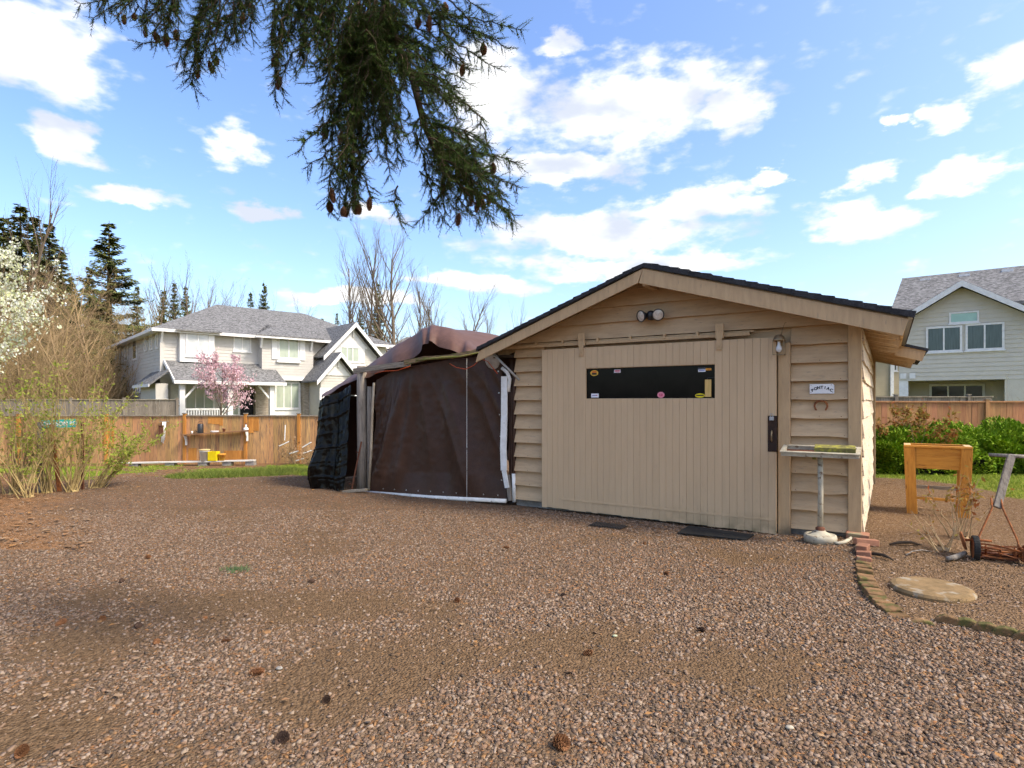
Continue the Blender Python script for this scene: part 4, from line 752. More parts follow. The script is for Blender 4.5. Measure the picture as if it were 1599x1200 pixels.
# ------------------------------------------------------------------ street sign and rusty posts at the left
def rodthing(name, pts, r, mat, lb, cat, grp=None, sec=6):
    o = MB().tube([Vector(p) for p in pts], r, sec).build(name, mat, None); return tag(o, lb, cat, grp)
yb = 9.9
rodthing('metal_post', [gp(93,768), at(80,663,yb - .1)], .032, M_RUST, 'rusty steel post leaning to the left under the street sign', 'post', sec=4)
rodthing('metal_post', [gp(129,765), at(128.5,659,yb)], .024, M_RUSTD, 'thin dark rusty post standing upright right of the street sign', 'post', sec=4)
rodthing('wooden_post', [gp(62,770), at(62.5,660,yb)], .04, M_GREYW, 'grey wooden post at the left end of the street sign', 'post', sec=7)
sg = empty('street_sign', at(91.5, 662, yb - .03), 0, 'teal street name sign with white letters nailed to posts', 'sign'); sg.rotation_euler = (0, math.radians(-2), 0)
MB().box(-.285, .285, -.003, .003, -.068, .068).build('plate', pmat('teal_sign_paint', (.03, .42, .36), (.05, .48, .40), 9, .4, .05, c3=(.35, .42, .36), c3scale=14, c3amt=(.62, .7)), sg)
me = textmesh('JOHNSON RD', .098, .001, .002); R_ = Matrix.Translation((.01, -.0045, -.034)) @ Matrix.Rotation(math.pi/2, 4, 'X'); me.transform(R_); link('lettering', me, pmat('white_letter', (.8, .82, .8), (.75, .77, .74), 9, .4, 0), sg)
MB().box(-.278, -.25, -.005, -.0031, -.045, .05).build('rust_spot', M_RUST, sg)

# ------------------------------------------------------------------ fences
M_FENCE = pmat('fence_wood', (.52, .29, .12), (.36, .205, .098), 4, .85, .3, (7, 7, .7), rand=.22, c3=(.15, .11, .08), c3scale=5, c3amt=(.52, .72), hue=.012)
M_FENCEO = pmat('new_orange_fence_wood', (.52, .235, .055), (.42, .17, .04), 4, .8, .25, (7, 7, .7), rand=.12)
M_FENCEG = pmat('grey_fence_wood', (.23, .195, .155), (.15, .125, .10), 4, .9, .3, (7, 7, .7), rand=.2)
M_FENCER = pmat('red_brown_fence', (.44, .22, .10), (.32, .155, .075), 4, .85, .3, (7, 7, .7), rand=.17, hue=.01)
def fence(name, A, B_, ztop, zbot, posts, mat, mpost, lb, w=.14, grp=None, cap=True):
    """posts: fractions along A-B"""
    A, B_ = Vector(A), Vector(B_); L = (B_ - A).length; d = (B_ - A).normalized(); rz = math.atan2(d.y, d.x); r = empty(name, (A.x, A.y, zbot), rz, lb, 'fence', grp); n = int(L / w); H = ztop - zbot
    me = MB().box(.0015, w - .0015, -.011, .011, 0, H - .03).mesh('picket'); me.materials.append(mat)
    for i in range(n):
        o = link('picket', me, None, r); o.location = (i * w, rb.uniform(-.004, .004), 0); o.rotation_euler = (0, rb.uniform(-.004, .004), 0)
    for z in (.25, H - .35): MB().box(0, L, .012, .05, z, z + .085).build('rail', mat, r)
    if cap: MB().box(-.02, L, -.055, .055, H - .0295, H + .008).build('cap_rail', M_GREYH if mat is not M_FENCER else mat, r)
    for f_ in posts:
        p = MB().box(-.05, .05, -.065, .04, 0, H + .05).build('post', mpost, r, bevel=.006); p.location = (f_ * L, 0, 0); MB().box(-.062, .062, -.078, .052, H + .0505, H + .08).build('post_cap', M_GREYH, p)
    return r
FY = 20.0; fzt, fzb = at(0, 649, FY).z, terrain(0, FY) - .02
A, B_ = at(-25, 650, FY), at(512, 650, FY); Lf = B_.x - A.x
pf = lambda px: (at(px, 650, FY).x - A.x) / Lf
lf = fence('wooden_fence', A, B_, fzt, fzb, [pf(p) for p in (30, 167, 289, 384, 467)], M_FENCE, M_FENCEO, 'long brown board fence with a cap rail and shelf at the left')
for px0, px1, y0, y1 in ((325, 348, 651, 664), (388, 404, 651, 674), (294, 307, 700, 720), (350, 384, 704, 719), (160, 178, 656, 700)):   # newer patch boards
    n_ = max(1, round((px1 - px0) / 6.5)); 
    for k in range(n_):
        x0 = at(px0 + (px1 - px0) * k / n_, 650, FY - .02).x - A.x; x1 = at(px0 + (px1 - px0) * (k + 1) / n_, 650, FY - .02).x - A.x; z0, z1 = at(0, y1, FY - .02).z - fzb, at(0, y0, FY - .02).z - fzb
        MB().box(x0 + .002, x1 - .002, -.024, -.0125, max(z0 + rb.uniform(-.05, .05), .01), z1).build('patch_board', M_FENCEO, lf)
A, B_ = Vector((-24.0, 27.0, 0)), Vector((-16.35, 29.0, 0)); fence('wooden_fence', A, B_, 1.62, -.6, [.0, .42, .70, .99], M_FENCEG, M_FENCEG, 'older grey board fence running up to the left side of the grey house', .15)
FR = 16.0; zr = at(0, 627, FR).z; zrb = terrain(8, FR)
A, B_ = Vector((8.6, FR + .4, 0)), Vector((17.5, FR - .9, 0)); fence('wooden_fence', A, B_, zr, zrb - .02, [.14, .46, .78, 1.0], M_FENCER, M_FENCER, 'red brown board fence behind the clipped hedge at the right')
A, B_ = Vector((12.3, 20.2, 0)), Vector((16.2, 19.9, 0)); fence('wooden_fence', A, B_, at(0, 619.5, 20).z, -.6, [.2, .8], M_FENCEG, M_FENCEG, 'dark grey fence seen beyond the red fence beside the garage corner', .15)
# shelf and what stands on it
sh = empty('wall_shelf', at(336, 676, FY - .16), 0, 'long sloping wooden shelf fixed to the fence', 'shelf'); a, b_ = at(286, 679.5, FY - .16) - sh.location, at(386, 673, FY - .16) - sh.location
MB().beam(a, b_, .22, .035).build('board', pmat('shelf_wood', (.32, .17, .08), (.2, .11, .06), 5, .85, .2, (1, 8, 8)), sh)
for f_ in (.03, .985):
    p = a.lerp(b_, f_); MB().box(p.x - .02, p.x + .02, .04, .11, p.z - .35, p.z - .02).add([(p.x-.012, .09, p.z-.32), (p.x+.012, .09, p.z-.32), (p.x+.012, -.08, p.z-.02), (p.x-.012, -.08, p.z-.02), (p.x-.012, .09, p.z-.02), (p.x+.012, .09, p.z-.02)], [(0,1,2,3), (0,3,4), (1,5,2), (3,2,5,4), (0,4,5,1)]).build('bracket', M_WHITE, sh)
def onshelf(px): f_ = (px - 286) / 100; return sh.location + a.lerp(b_, f_) + Vector((0, 0, .018))
o = empty('watering_can', onshelf(313), 0, 'black cylindrical can with a wire handle on the fence shelf', 'can'); MB().lathe([(.0, 0), (.092, 0), (.095, .01), (.095, .29), (.08, .31), (.06, .32), (.055, .31), (0, .30)], 20, cap=False).build('body', M_BMETAL, o, True); MB().tube([(-.09, 0, .28), (-.075, 0, .38), (0, 0, .41), (.075, 0, .38), (.09, 0, .28)], .006, 6).build('handle', M_BMETAL, o); MB().tube([(-.09, 0, .05), (-.13, 0, .06), (-.16, 0, .09)], .012, 6).build('spout', M_BMETAL, o)
o = MB().lathe([(0, 0), (.025, 0), (.032, .09), (.028, .09), (.022, .01), (0, .01)], 14, cap=False).build('cup', M_WHITE, None, True); o.location = onshelf(300); tag(o, 'small white cup at the left end of the fence shelf', 'cup')
o = MB().lathe([(0, 0), (.12, .0), (.14, .03), (.145, .05), (.13, .05), (.11, .02), (0, .015)], 18, Matrix.Diagonal((1, .6, 1, 1)), cap=False).build('dish', M_WHITE, None, True); o.location = onshelf(335); tag(o, 'low white dish in the middle of the fence shelf', 'dish')
o = MB().lathe([(0, 0), (.035, 0), (.05, .1), (.054, .1), (.054, .12), (.045, .12), (.04, .1), (0, .09)], 14, cap=False).build('flower_pot', M_BRICK, None, True); o.location = onshelf(349.5); tag(o, 'little terracotta pot on the fence shelf', 'pot')
o = MB().lathe([(0, 0), (.075, 0), (.08, .02), (.08, .07), (.03, .11), (.02, .13), (.03, .14), (.03, .19), (0, .19)], 14, cap=False).build('bottle', M_WHITE, None, True); o.location = onshelf(384); tag(o, 'white squat bottle with a dark cap at the right end of the shelf', 'bottle'); MB().lathe([(.028, .1905), (.03, .22), (.012, .25), (0, .25)], 10, cap=False).build('cap', M_RUSTD, o)
# plank on blocks, buckets
pb = empty('plank_bench', gp(300, 724), 0, 'long white plank laid on blocks along the foot of the fence', 'plank'); P0, P1 = at(185, 727.5, 18.9), at(398, 717, 19.3); P0.z = terrain(P0.x, P0.y) + .10; P1.z = terrain(P1.x, P1.y) + .16
MB().beam(P0 - pb.location, P1 - pb.location, .26, .035).build('board', pmat('whitewashed_plank', (.62, .60, .54), (.45, .42, .36), 4, .85, .3, (1, 8, 8)), pb)
for f_ in (.12, .38, .62, .8, .97):
    p = P0.lerp(P1, f_); MB().box(-.14, .14, -.1, .1, -.2, -.022).build('block', M_CONC, pb, loc=p - pb.location)
def onplank(px): f_ = (px - 185) / 213; return P0.lerp(P1, f_) + Vector((0, -.02, .02))
o = empty('bucket', onplank(319), 0, 'stained white plastic bucket with a yellowish lid by the fence', 'bucket'); MB().lathe([(0, 0), (.13, 0), (.15, .30), (.155, .30), (.155, .33), (.15, .34), (0, .34)], 20, cap=False).build('body', M_WPVC, o, True); MB().lathe([(0, .341), (.17, .341), (.172, .37), (.15, .375), (0, .375)], 20, cap=False).build('lid', pmat('yellowed_lid', (.60, .45, .18), (.5, .38, .2), 6, .5, .05), o, True)
o = empty('bucket', onplank(333.5), 0, 'bright yellow square bucket beside the white one', 'bucket'); fix_normals(MB().poly([(-.125, -.12, 0), (.125, -.12, 0), (.125, .12, 0), (-.125, .12, 0)], (0, 0, .01)).build('base', pmat('yellow_plastic', (.72, .54, .01), (.62, .46, .01), 5, .4, .03), o))
for q in ((-.135, .135, -.13, -.122), (-.135, .135, .122, .13), (-.135, -.127, -.1219, .1219), (.127, .135, -.1219, .1219)): MB().box(*q, .0105, .30).build('side', MATS['yellow_plastic'], o)
o = MB().lathe([(0, 0), (.08, 0), (.11, .18), (.118, .18), (.118, .22), (.10, .22), (.09, .17), (0, .15)], 16, cap=False).build('flower_pot', pmat('orange_pot', (.55, .22, .04), (.62, .38, .04), 8, .6, .05), None, True); o.location = onplank(346); tag(o, 'orange plastic flower pot right of the yellow bucket', 'pot')
# things hung on the fence
wc = empty('wind_chime', at(257, 660, FY - .06), 0, 'white tubes hanging from a bracket on the fence', 'wind chime'); MB().box(-.17, .14, -.02, .02, .02, .04).build('bracket', M_GREYW, wc)
for k, (dx, L) in enumerate(((-.05, .66), (.0, .70), (.035, .60))): MB().tube([(dx + .01, -.02, .02), (dx - .03, -.03, -L)], .02, 8).build('tube', M_WHITE, wc, True)
o = empty('birdhouse', at(252.5, 671, FY - .09), 0, 'small dark red box hung on the fence beside white tubes', 'birdhouse'); MB().box(-.07, .07, -.06, .05, -.16, .12).build('body', M_RUSTD, o); MB().box(-.085, .085, -.08, .055, .1205, .14).build('roof', M_RUSTD, o)
for k, (x0, y0, x1, y1) in enumerate(((436,697,451,690),(452,709,466,704.5),(472,699,486,691),(474,708,488,703.5),(462,720,475,716),(487,720,495,717.5),(445.5,664,444.5,688))):
    Yk = 19.0 if k < 6 else 19.9; tag(MB().tube([at(x0, y0, Yk), at(x1, y1, Yk)], .018, 6).build('white_stick', M_WPVC), ('white stick in the weeds left of the fence post, upper one','white stick in the weeds touching the last fence post, lower one','white stick in the weeds right of the last fence post, uppermost','white stick in the weeds right of the last fence post, middle one','white stick lying lowest in the weeds','short white stick touching the black plastic sheet','upright white stick hung on the fence above dry weeds')[k], 'stick', 'white sticks in the weeds by the fence')
# ------------------------------------------------------------------ houses
M_SIDE = pmat('grey_siding', (.53, .505, .455), (.49, .465, .415), 3, .7, .05); M_SIDE2 = pmat('pale_grey_siding', (.60, .555, .46), (.56, .515, .425), 3, .7, .05); M_SIDE3 = pmat('tan_siding', (.46, .38, .25), (.42, .35, .23), 3, .7, .05)
M_ROOFG = pmat('grey_shingle', (.15, .147, .14), (.085, .083, .08), 3, .95, .3, (1, 1, 4), c3=(.23, .226, .218), c3scale=7, c3amt=(.5, .56), ramp=(.42, .58))
M_BLIND = pmat('blind_and_reflection_glass', (.40, .45, .36), (.30, .35, .29), 3, .12, 0, (1, 1, .3), spec=.5); M_CURT = pmat('curtain_glass', (.09, .125, .12), (.05, .075, .075), 7, .12, 0, (8, 8, .2), spec=.5, ramp=(.4, .6)); M_GLASSD = pmat('window_glass', (.03, .034, .036), (.05, .055, .055), 3, .06, 0, spec=.5); M_GLASSP = pmat('pale_window_glass', (.55, .56, .55), (.42, .44, .44), 2, .1, 0, spec=.5)  # M_BLIND: blinds plus reflected light, painted as the pane's base colour
M_STONE = pmat('stone_veneer', (.40, .345, .28), (.24, .20, .155), 5, .9, .6, (1, 1, 3.5))
M_BLKDOOR = pmat('black_door', (.012, .012, .014), (.018, .018, .02), 3, .4, 0)
def lap(name, parent, mat, x0, x1, z0, z1, y, e=.18, clip=None, axis='x', d=.021):
    """lap siding on a wall plane; clip(z) gives the run's ends; axis 'x' faces -y, axis 'y' faces -x"""
    m = MB(); z = z0
    while z < z1 - .005:
        zt = min(z + e, z1); a, b_ = (x0, x1) if clip is None else clip(z); a2, b2 = (x0, x1) if clip is None else clip(zt)
        if b_ - a > .02:
            if axis == 'x': q = [(a, y - d, z), (b_, y - d, z), (b2, y, zt), (a2, y, zt), (a, y, z), (b_, y, z)]
            else: q = [(y - d, b_, z), (y - d, a, z), (y, a2, zt), (y, b2, zt), (y, b_, z), (y, a, z)]
            m.add(q, [(0, 1, 2, 3), (4, 5, 1, 0)])
        z = zt
    return m.build(name, mat, parent)
def window(parent, y, x0, x1, z0, z1, n=2, pane=None, fw=.09, axis='x', sill=True, mull=True):
    pane = pane or M_BLIND
    def bx(m, a, b_, c_, d_, e_, f_): return m.box(a, b_, c_, d_, e_, f_) if axis == 'x' else m.box(c_, d_, a, b_, e_, f_)
    m = MB(); yo, yi = y - .05, y - .019
    bx(m, x0, x1, yo, yi, z0, z0 + fw); bx(m, x0, x1, yo, yi, z1 - fw, z1); bx(m, x0, x0 + fw, yo, yi, z0 + fw + .001, z1 - fw - .001); bx(m, x1 - fw, x1, yo, yi, z0 + fw + .001, z1 - fw - .001)
    w = (x1 - x0 - 2 * fw) / n
    for k in range(1, n): bx(m, x0 + fw + w * k - .03, x0 + fw + w * k + .03, yo + .005, yi, z0 + fw + .002, z1 - fw - .002)
    if sill: bx(m, x0 - .04, x1 + .04, yo - .03, yi, z0 - .06, z0 - .001)
    o = m.build('window', M_WHITE, parent)
    for k in range(n): 
        q = MB(); bx(q, x0 + fw + w * k + .004, x0 + fw + w * (k + 1) - .004, yo + .022, yi - .004, z0 + fw + .003, z1 - fw - .003); q.build('pane', pane, o)
    return o
def slab(name, parent, pts, th, mat=None):
    return fix_normals(MB().poly(pts, (0, 0, -th)).build(name, mat or M_ROOFG, parent))
HZ = -.6
H1 = Frame((-19.6, 33, HZ), 42); h1 = empty('house', H1.o, H1.a, 'grey two storey house with white trim and dark hip roof beyond the left fence', 'house')
EZ = H1.f(252, 514.5)[1]; LS = 15.0; LF = 14.2
xb0, _ = H1.f(407, 600); 
lap('wall', h1, M_SIDE, 0, 8.6, 0, EZ - .1, 0, .2); lap('wall', h1, M_SIDE, 0, LS, 0, EZ - .1, 0, .2, axis='y'); MB().box(.02, LF, .02, LS, 0, EZ - .12).build('core', M_SIDE, h1)
MB().box(-.08, .1, -.09, -.02, 0, EZ - .1).box(-.09, -.02, -.0199, .1, 0, EZ - .1).build('corner_trim', M_SIDE, h1)
# hip roof
e = .55; ym = LS / 2; r0, RZ = H1.f(338, 476, ym); r1 = H1.f(474, 494, ym)[0]
def quadroof(x0, x1, y0, y1, ez, ra, rb_, rz, name='roof', th=.12):
    o = MB(); A = [(x0, y0, ez), (x1, y0, ez), (x1, y1, ez), (x0, y1, ez), (ra[0], ra[1], rz), (rb_[0], rb_[1], rz)]; o.add(A, [(0, 1, 5, 4), (1, 2, 5), (2, 3, 4, 5), (3, 0, 4), (3, 2, 1, 0)]); return o.build(name, M_ROOFG, h1)
quadroof(-e, LF + e, -e, LS + e, EZ, (r0, ym), (r1, ym), RZ)
m = MB(); m.box(-e - .02, LF + e, -e - .03, -e + .06, EZ - .17, EZ - .005).box(-e - .03, -e + .06, -e + .061, LS + e, EZ - .17, EZ - .005).build('gutter', M_WHITE, h1)
m = MB(); m.box(-e, LF, -e + .0601, 0, EZ - .12, EZ - .10).box(-e + .0601, 0, 0.001, LS, EZ - .12, EZ - .10).build('soffit', M_WHITE, h1)
def fx(px, y=0): return H1.f(px, 560, y)[0]
def z1(px, py, y=0): return H1.f(px, py, y)[1]
# upper left window bay
x0, x1 = fx(281, -.35), fx(335, -.35); zb, zt = z1(308, 566, -.35), z1(308, 518, -.35); MB().box(x0, x1, -.35, -.001, zb, EZ - .121).build('window_bay', M_WHITE, h1)
window(h1, -.35, fx(290, -.35), fx(328, -.35), z1(308, 557, -.35), z1(308, 520.5, -.35), 2, M_GLASSP)
slab('bay_roof', h1, [(x0 - .3, -.75, EZ + .0), (x1 + .3, -.75, EZ + .0), ((x0 + x1) / 2, 1.6, EZ + .95)], .08)
window(h1, 0, fx(364), fx(392), z1(378, 549.5), z1(378, 524), 2, M_GLASSP)
# right upper bump-out
yb_ = -.7; x0, x1 = fx(409, yb_), fx(489, yb_); zb, zt = z1(450, 589, yb_), EZ - .1; lap('bump_wall', h1, M_SIDE, x0, x1, zb, zt, yb_, .17); MB().box(x0, x1, yb_ + .001, .0, zb, zt - .01).build('bump_core', M_SIDE, h1); MB().box(x0 - .1, x1 + .1, yb_ - .08, yb_ - .0191, zb - .22, zb - .001).build('band_board', M_WHITE, h1)
slab('bump_roof', h1, [(x0 - .5, yb_ - .5, EZ + .01), (x1 + .5, yb_ - .5, EZ + .01), (x1 + .5 - 2.4, 2.2, EZ + 1.05), (x0 - .5 + 2.4, 2.2, EZ + 1.05)], .10); MB().box(x0 - .52, x1 + .52, yb_ - .56, yb_ - .49, EZ - .19, EZ - .1).build('gutter', M_WHITE, h1)
window(h1, yb_, fx(434, yb_), fx(467, yb_), z1(450, 561, yb_), z1(450, 527, yb_), 2, M_BLIND)
for p0, p1 in ((424, 433), (467.5, 476)): MB().box(fx(p0, yb_), fx(p1, yb_), yb_ - .06, yb_ - .02, z1(450, 562, yb_), z1(450, 526, yb_)).build('shutter', M_WHITE, h1)
MB().box(fx(431, yb_), fx(468, yb_), yb_ - .16, yb_ - .021, z1(450, 567, yb_), z1(450, 561.5, yb_) - .07).build('window_box', M_WHITE, h1)
for px in (254, 410, 488): MB().beam(Vector((fx(px, -.4 if px < 300 else yb_ - .3), -.4 if px < 300 else yb_ - .3, EZ - .12)), Vector((fx(px, -.4 if px < 300 else yb_ - .3), -.03 if px < 300 else yb_ - .02, EZ - .75)), .10, .12).build('eave_bracket', M_WHITE, h1)
# porch
py_ = -2.0; px0, px1 = fx(281, py_), fx(438, py_); pz = z1(350, 595.5, py_); zt = z1(262, 563, 0); slab('porch_roof', h1, [(px0 - .35, py_ - .35, pz), (px1 + .2, py_ - .35, pz), (px1 + .2, -.02, zt), (px0 - .35, -.02, zt)], .12)
MB().box(px0 - .37, px1 + .22, py_ - .42, py_ - .351, pz - .2, pz - .02).build('porch_gutter', M_WHITE, h1); MB().beam((px0 - .37, py_ - .38, pz - .05), (px0 - .37, -.02, zt - .05), .06, .2).build('porch_barge', M_WHITE, h1)
for p in (284, 359, 424): x_ = fx(p, py_); po = MB().box(x_ - .13, x_ + .13, py_ - .13, py_ + .13, 0, pz - .2).build('porch_post', M_WHITE, h1)
for p, s in ((284, 1), (424, -1)): x_ = fx(p, py_); MB().beam((x_ + s * .14, py_, pz - .95), (x_ + s * .75, py_, pz - .22), .1, .1).build('porch_brace', M_WHITE, h1)
x0, x1 = fx(288, py_), fx(357, py_); zr_ = z1(320, 638, py_); MB().box(x0, x1, py_ - .04, py_ + .04, zr_ - .09, zr_).box(x0, x1, py_ - .03, py_ + .03, zr_ - .85, zr_ - .79).build('railing', M_WHITE, h1)
for k in range(17): x_ = x0 + (x1 - x0) * (k + .5) / 17; MB().box(x_ - .03, x_ + .03, py_ - .025, py_ + .025, zr_ - .789, zr_ - .091).build('baluster', M_WHITE, h1)
MB().box(fx(266), fx(281), -.06, -.02, 0, z1(272, 600)).build('white_panel', M_WHITE, h1)
window(h1, 0, fx(288), fx(335), z1(310, 640), z1(310, 598), 3, M_BLIND); window(h1, 0, fx(346), fx(374), z1(360, 650), z1(360, 612), 2, M_BLIND); MB().box(fx(375), fx(395), -.06, -.02, .1, z1(385, 610)).build('door', M_BLKDOOR, h1)
for p0, p1, y in ((399, 425, -.4), (474, 487, -.9)): MB().box(fx(p0, y), fx(p1, y), y, -.021, 0, z1((p0 + p1) / 2, 598, y)).build('stone_pier', M_STONE, h1)
x0, x1 = fx(426, -.45), fx(473, -.45); MB().box(x0, x1, -.45, -.0211, 0, z1(450, 592, -.45)).build('lower_bay', M_WHITE, h1); window(h1, -.45, fx(429, -.45), fx(468, -.45), z1(450, 639, -.45), z1(450, 597, -.45), 3, M_BLIND)
# side wall windows
for a_, b_, t, bt in ((181, 185, 539, 568), (195, 200, 534.5, 565), (207.5, 214, 530, 563), (226, 230, 525, 549.5), (235, 239, 523, 547.5), (244, 248.2, 520.5, 545.5), (209, 219.5, 601, 614.5), (245, 249.5, 600, 614)):
    ya, yb2 = H1.s_(a_, 560)[0], H1.s_(b_, 560)[0]; zz0, zz1 = H1.s_((a_ + b_) / 2, bt)[1], H1.s_((a_ + b_) / 2, t)[1]; window(h1, 0, min(ya, yb2), max(ya, yb2), zz0, zz1, 1 if b_ - a_ < 9 else 3, M_GLASSD if 207 < a_ < 208 else M_GLASSP, .11, 'y', False)
ya, yb2 = sorted((H1.s_(220, 600, -.6)[0], H1.s_(243, 600, -.6)[0])); zz = H1.s_(232, 600, -.6)[1]; MB().box(-.6, -.02, ya, yb2, 0, zz).build('side_bay', M_SIDE, h1); slab('side_bay_roof', h1, [(-.95, ya - .3, zz - .05), (-.95, yb2 + .3, zz - .05), (-.02, yb2 + .3, zz + .75), (-.02, ya - .3, zz + .75)], .1)
MB().box(-.98, -.952, ya - .32, yb2 + .32, zz - .2, zz - .04).build('side_bay_fascia', M_WHITE, h1)
# two gables of the garage wing
def gable(y, ap, lb_, rb2, base, depth, name):
    ax, azz = H1.f(*ap, y); lx, lz = H1.f(*lb_, y); rx, rz = H1.f(*rb2, y); ez = (lz + rz) / 2; hw = (rx - lx) / 2; ax = (lx + rx) / 2 * .5 + ax * .5
    sl = (azz - ez) / hw; cw = hw - .45
    lap(name + '_wall', h1, M_SIDE, 0, 0, 0, azz - .35, y, .17, lambda z: (ax - min(cw, max(0, (azz - .3 - z) / sl)), ax + min(cw, max(0, (azz - .3 - z) / sl))))
    MB().poly([(ax - cw, y + .003, 0), (ax + cw, y + .003, 0), (ax + cw, y + .003, azz - .3 - cw * sl), (ax, y + .003, azz - .3), (ax - cw, y + .003, azz - .3 - cw * sl)], (0, depth, 0)).build(name + '_core', M_SIDE, h1)
    for s in (-1, 1):
        ro = slab(name + '_roof', h1, [(ax, y - .5, azz), (ax + s * hw, y - .5, ez), (ax + s * hw, y + depth, ez), (ax, y + depth, azz)], .1)
        MB().poly([(ax, y - .53, azz - .02), (ax + s * hw, y - .53, ez - .02), (ax + s * hw, y - .53, ez - .30), (ax, y - .53, azz - .32)], (0, .028, 0)).build(name + '_barge', M_WHITE, h1)
    zt_ = azz - .55; k = .42 * hw; MB().poly([(ax - k, y - .045, zt_ - k * sl), (ax + k, y - .045, zt_ - k * sl), (ax, y - .045, zt_)], (0, .025, 0)).build(name + '_peak_panel', M_WHITE, h1); MB().box(ax - k - .1, ax + k + .1, y - .06, y - .0201, zt_ - k * sl - .16, zt_ - k * sl - .001).build(name + '_band', M_WHITE, h1)
    MB().box(ax - .05, ax + .05, y - .14, y - .0451, azz - .95, azz - .33).build(name + '_strut', M_WHITE, h1)
    return ax, ez
gy = -1.2; gable(gy, (548, 504), (503, 552), (600, 566.5), 0, 6.5, 'gable'); window(h1, gy, fx(531, gy), fx(561, gy), z1(545, 566, gy), z1(545, 537.5, gy), 3, M_BLIND)
for p0, p1 in ((522, 530.5), (561.5, 569)): MB().box(fx(p0, gy), fx(p1, gy), gy - .055, gy - .02, z1(545, 566, gy), z1(545, 538, gy)).build('shutter', M_WHITE, h1)
MB().box(fx(521, gy), fx(570, gy), gy - .06, gy - .0205, z1(545, 575, gy), z1(545, 568.5, gy)).build('band_board', M_WHITE, h1)
gy = -2.6; gable(gy, (529, 550.5), (488, 599), (562, 592), 0, 2.5, 'garage_gable'); xg0, xg1 = fx(500, gy), fx(566, gy); zg_ = z1(520, 606.5, gy)
gd = MB().box(xg0 + .2, xg1, gy - .035, gy - .0195, .05, zg_ - .2).build('garage_door', M_WHITE, h1); MB().box(xg0 - .05, xg0 + .2, gy - .06, gy - .0195, 0, zg_).box(xg0 + .2001, xg1, gy - .06, gy - .0195, zg_ - .1999, zg_).build('garage_door_trim', M_WHITE, h1)
for k in range(4): a_ = xg0 + .35 + k * 1.05; MB().box(a_, a_ + .9, gy - .045, gy - .0355, zg_ - .75, zg_ - .35).build('door_pane', M_GLASSD, gd)
# the wing's far end: a hip roof past the gable
y_ = 1.5; x0, x1 = fx(560, y_), fx(604, y_); ez_ = z1(590, 540, y_); MB().box(x0, x1 - .4, y_ + .3, y_ + 6, 0, ez_ - .1).build('wing_wall', M_SIDE, h1); quadroof(x0 - 3, x1, y_ - .2, y_ + 6.5, ez_, (x0 - 1, y_ + 3), (x1 - 2.6, y_ + 3), ez_ + 1.15, 'wing_roof'); MB().box(x0, x1 + .03, y_ - .27, y_ - .201, ez_ - .2, ez_ - .02).build('gutter', M_WHITE, h1)
# further house whose roof shows past it
H2 = Frame((at(590, 600, 50).x, 50, HZ), 20); h2 = empty('house', H2.o, H2.a, 'far house showing only a grey roof slope beside the brown tarpaulin', 'house'); x1 = H2.f(720, 560)[0]; ez_ = H2.f(625, 555)[1]; rz_ = H2.f(655, 530, 4)[1]
lap('wall', h2, M_SIDE, 0, x1, 0, ez_ - .1, 0, .2); MB().box(.02, x1, .02, 8, 0, ez_ - .12).build('core', M_SIDE, h2)
m = MB(); m.add([(-.5, -.5, ez_), (x1, -.5, ez_), (x1, 8.5, ez_), (-.5, 8.5, ez_), (3.2, 4, rz_ + .2), (x1 - 2, 4, rz_ + .2)], [(0, 1, 5, 4), (1, 2, 5), (2, 3, 4, 5), (3, 0, 4), (3, 2, 1, 0)]); m.build('roof', M_ROOFG, h2); MB().box(-.52, x1, -.56, -.501, ez_ - .18, ez_).build('gutter', M_WHITE, h2); window(h2, 0, .9, 1.9, ez_ - 2.0, ez_ - .7, 1, M_GLASSD)
# right hand house
H3 = Frame((at(1404, 600, 27.5).x, 27.5, HZ), -37); h3 = empty('house', H3.o, H3.a, 'pale grey two storey house with a front gable beyond the right fence', 'house')
def f3(px, py, y=0): return H3.f(px, py, y)
ax, azz = f3(1502, 440); lx, lz = f3(1418, 491); sl = (azz - lz) / (ax - lx); rx = ax + (ax - lx) + 2.2; zl_, zh_ = f3(1480, 594)[1], None
zr_ = lz - sl * .2
W3 = f3(1640, 560)[0]
lap('wall', h3, M_SIDE2, 0, 0, zl_, azz - .3, 0, .19, lambda z: (max(.0, ax - (azz - .25 - z) / sl), min(W3, ax + (azz - .25 - z) / sl)))
MB().poly([(.0, .003, zl_ + .02), (W3, .003, zl_ + .02), (W3, .003, azz - .3 - (W3 - ax) * sl), (ax, .003, azz - .28), (.0, .003, azz - .28 - ax * sl)], (0, .2, 0)).build('gable_core', M_SIDE2, h3); MB().box(.0, .1, .2031, 9, 0, azz - .4 - ax * sl).box(W3 - .1, W3, .2031, 9, 0, lz - .4).box(.1001, W3 - .1001, 2.2, 2.4, 0, zl_ + .5).build('walls', M_SIDE2, h3)
for s in (-1, 1):
    hw = (ax + .55) if s < 0 else (W3 - ax + .5); ez_ = azz - hw * sl
    slab('gable_roof', h3, [(ax, -.5, azz), (ax + s * hw, -.5, ez_), (ax + s * hw, 5, ez_), (ax, 5, azz)], .1); MB().poly([(ax, -.53, azz - .02), (ax + s * hw, -.53, ez_ - .02), (ax + s * hw, -.53, ez_ - .26), (ax, -.53, azz - .28)], (0, .028, 0)).build('barge_board', M_WHITE, h3)
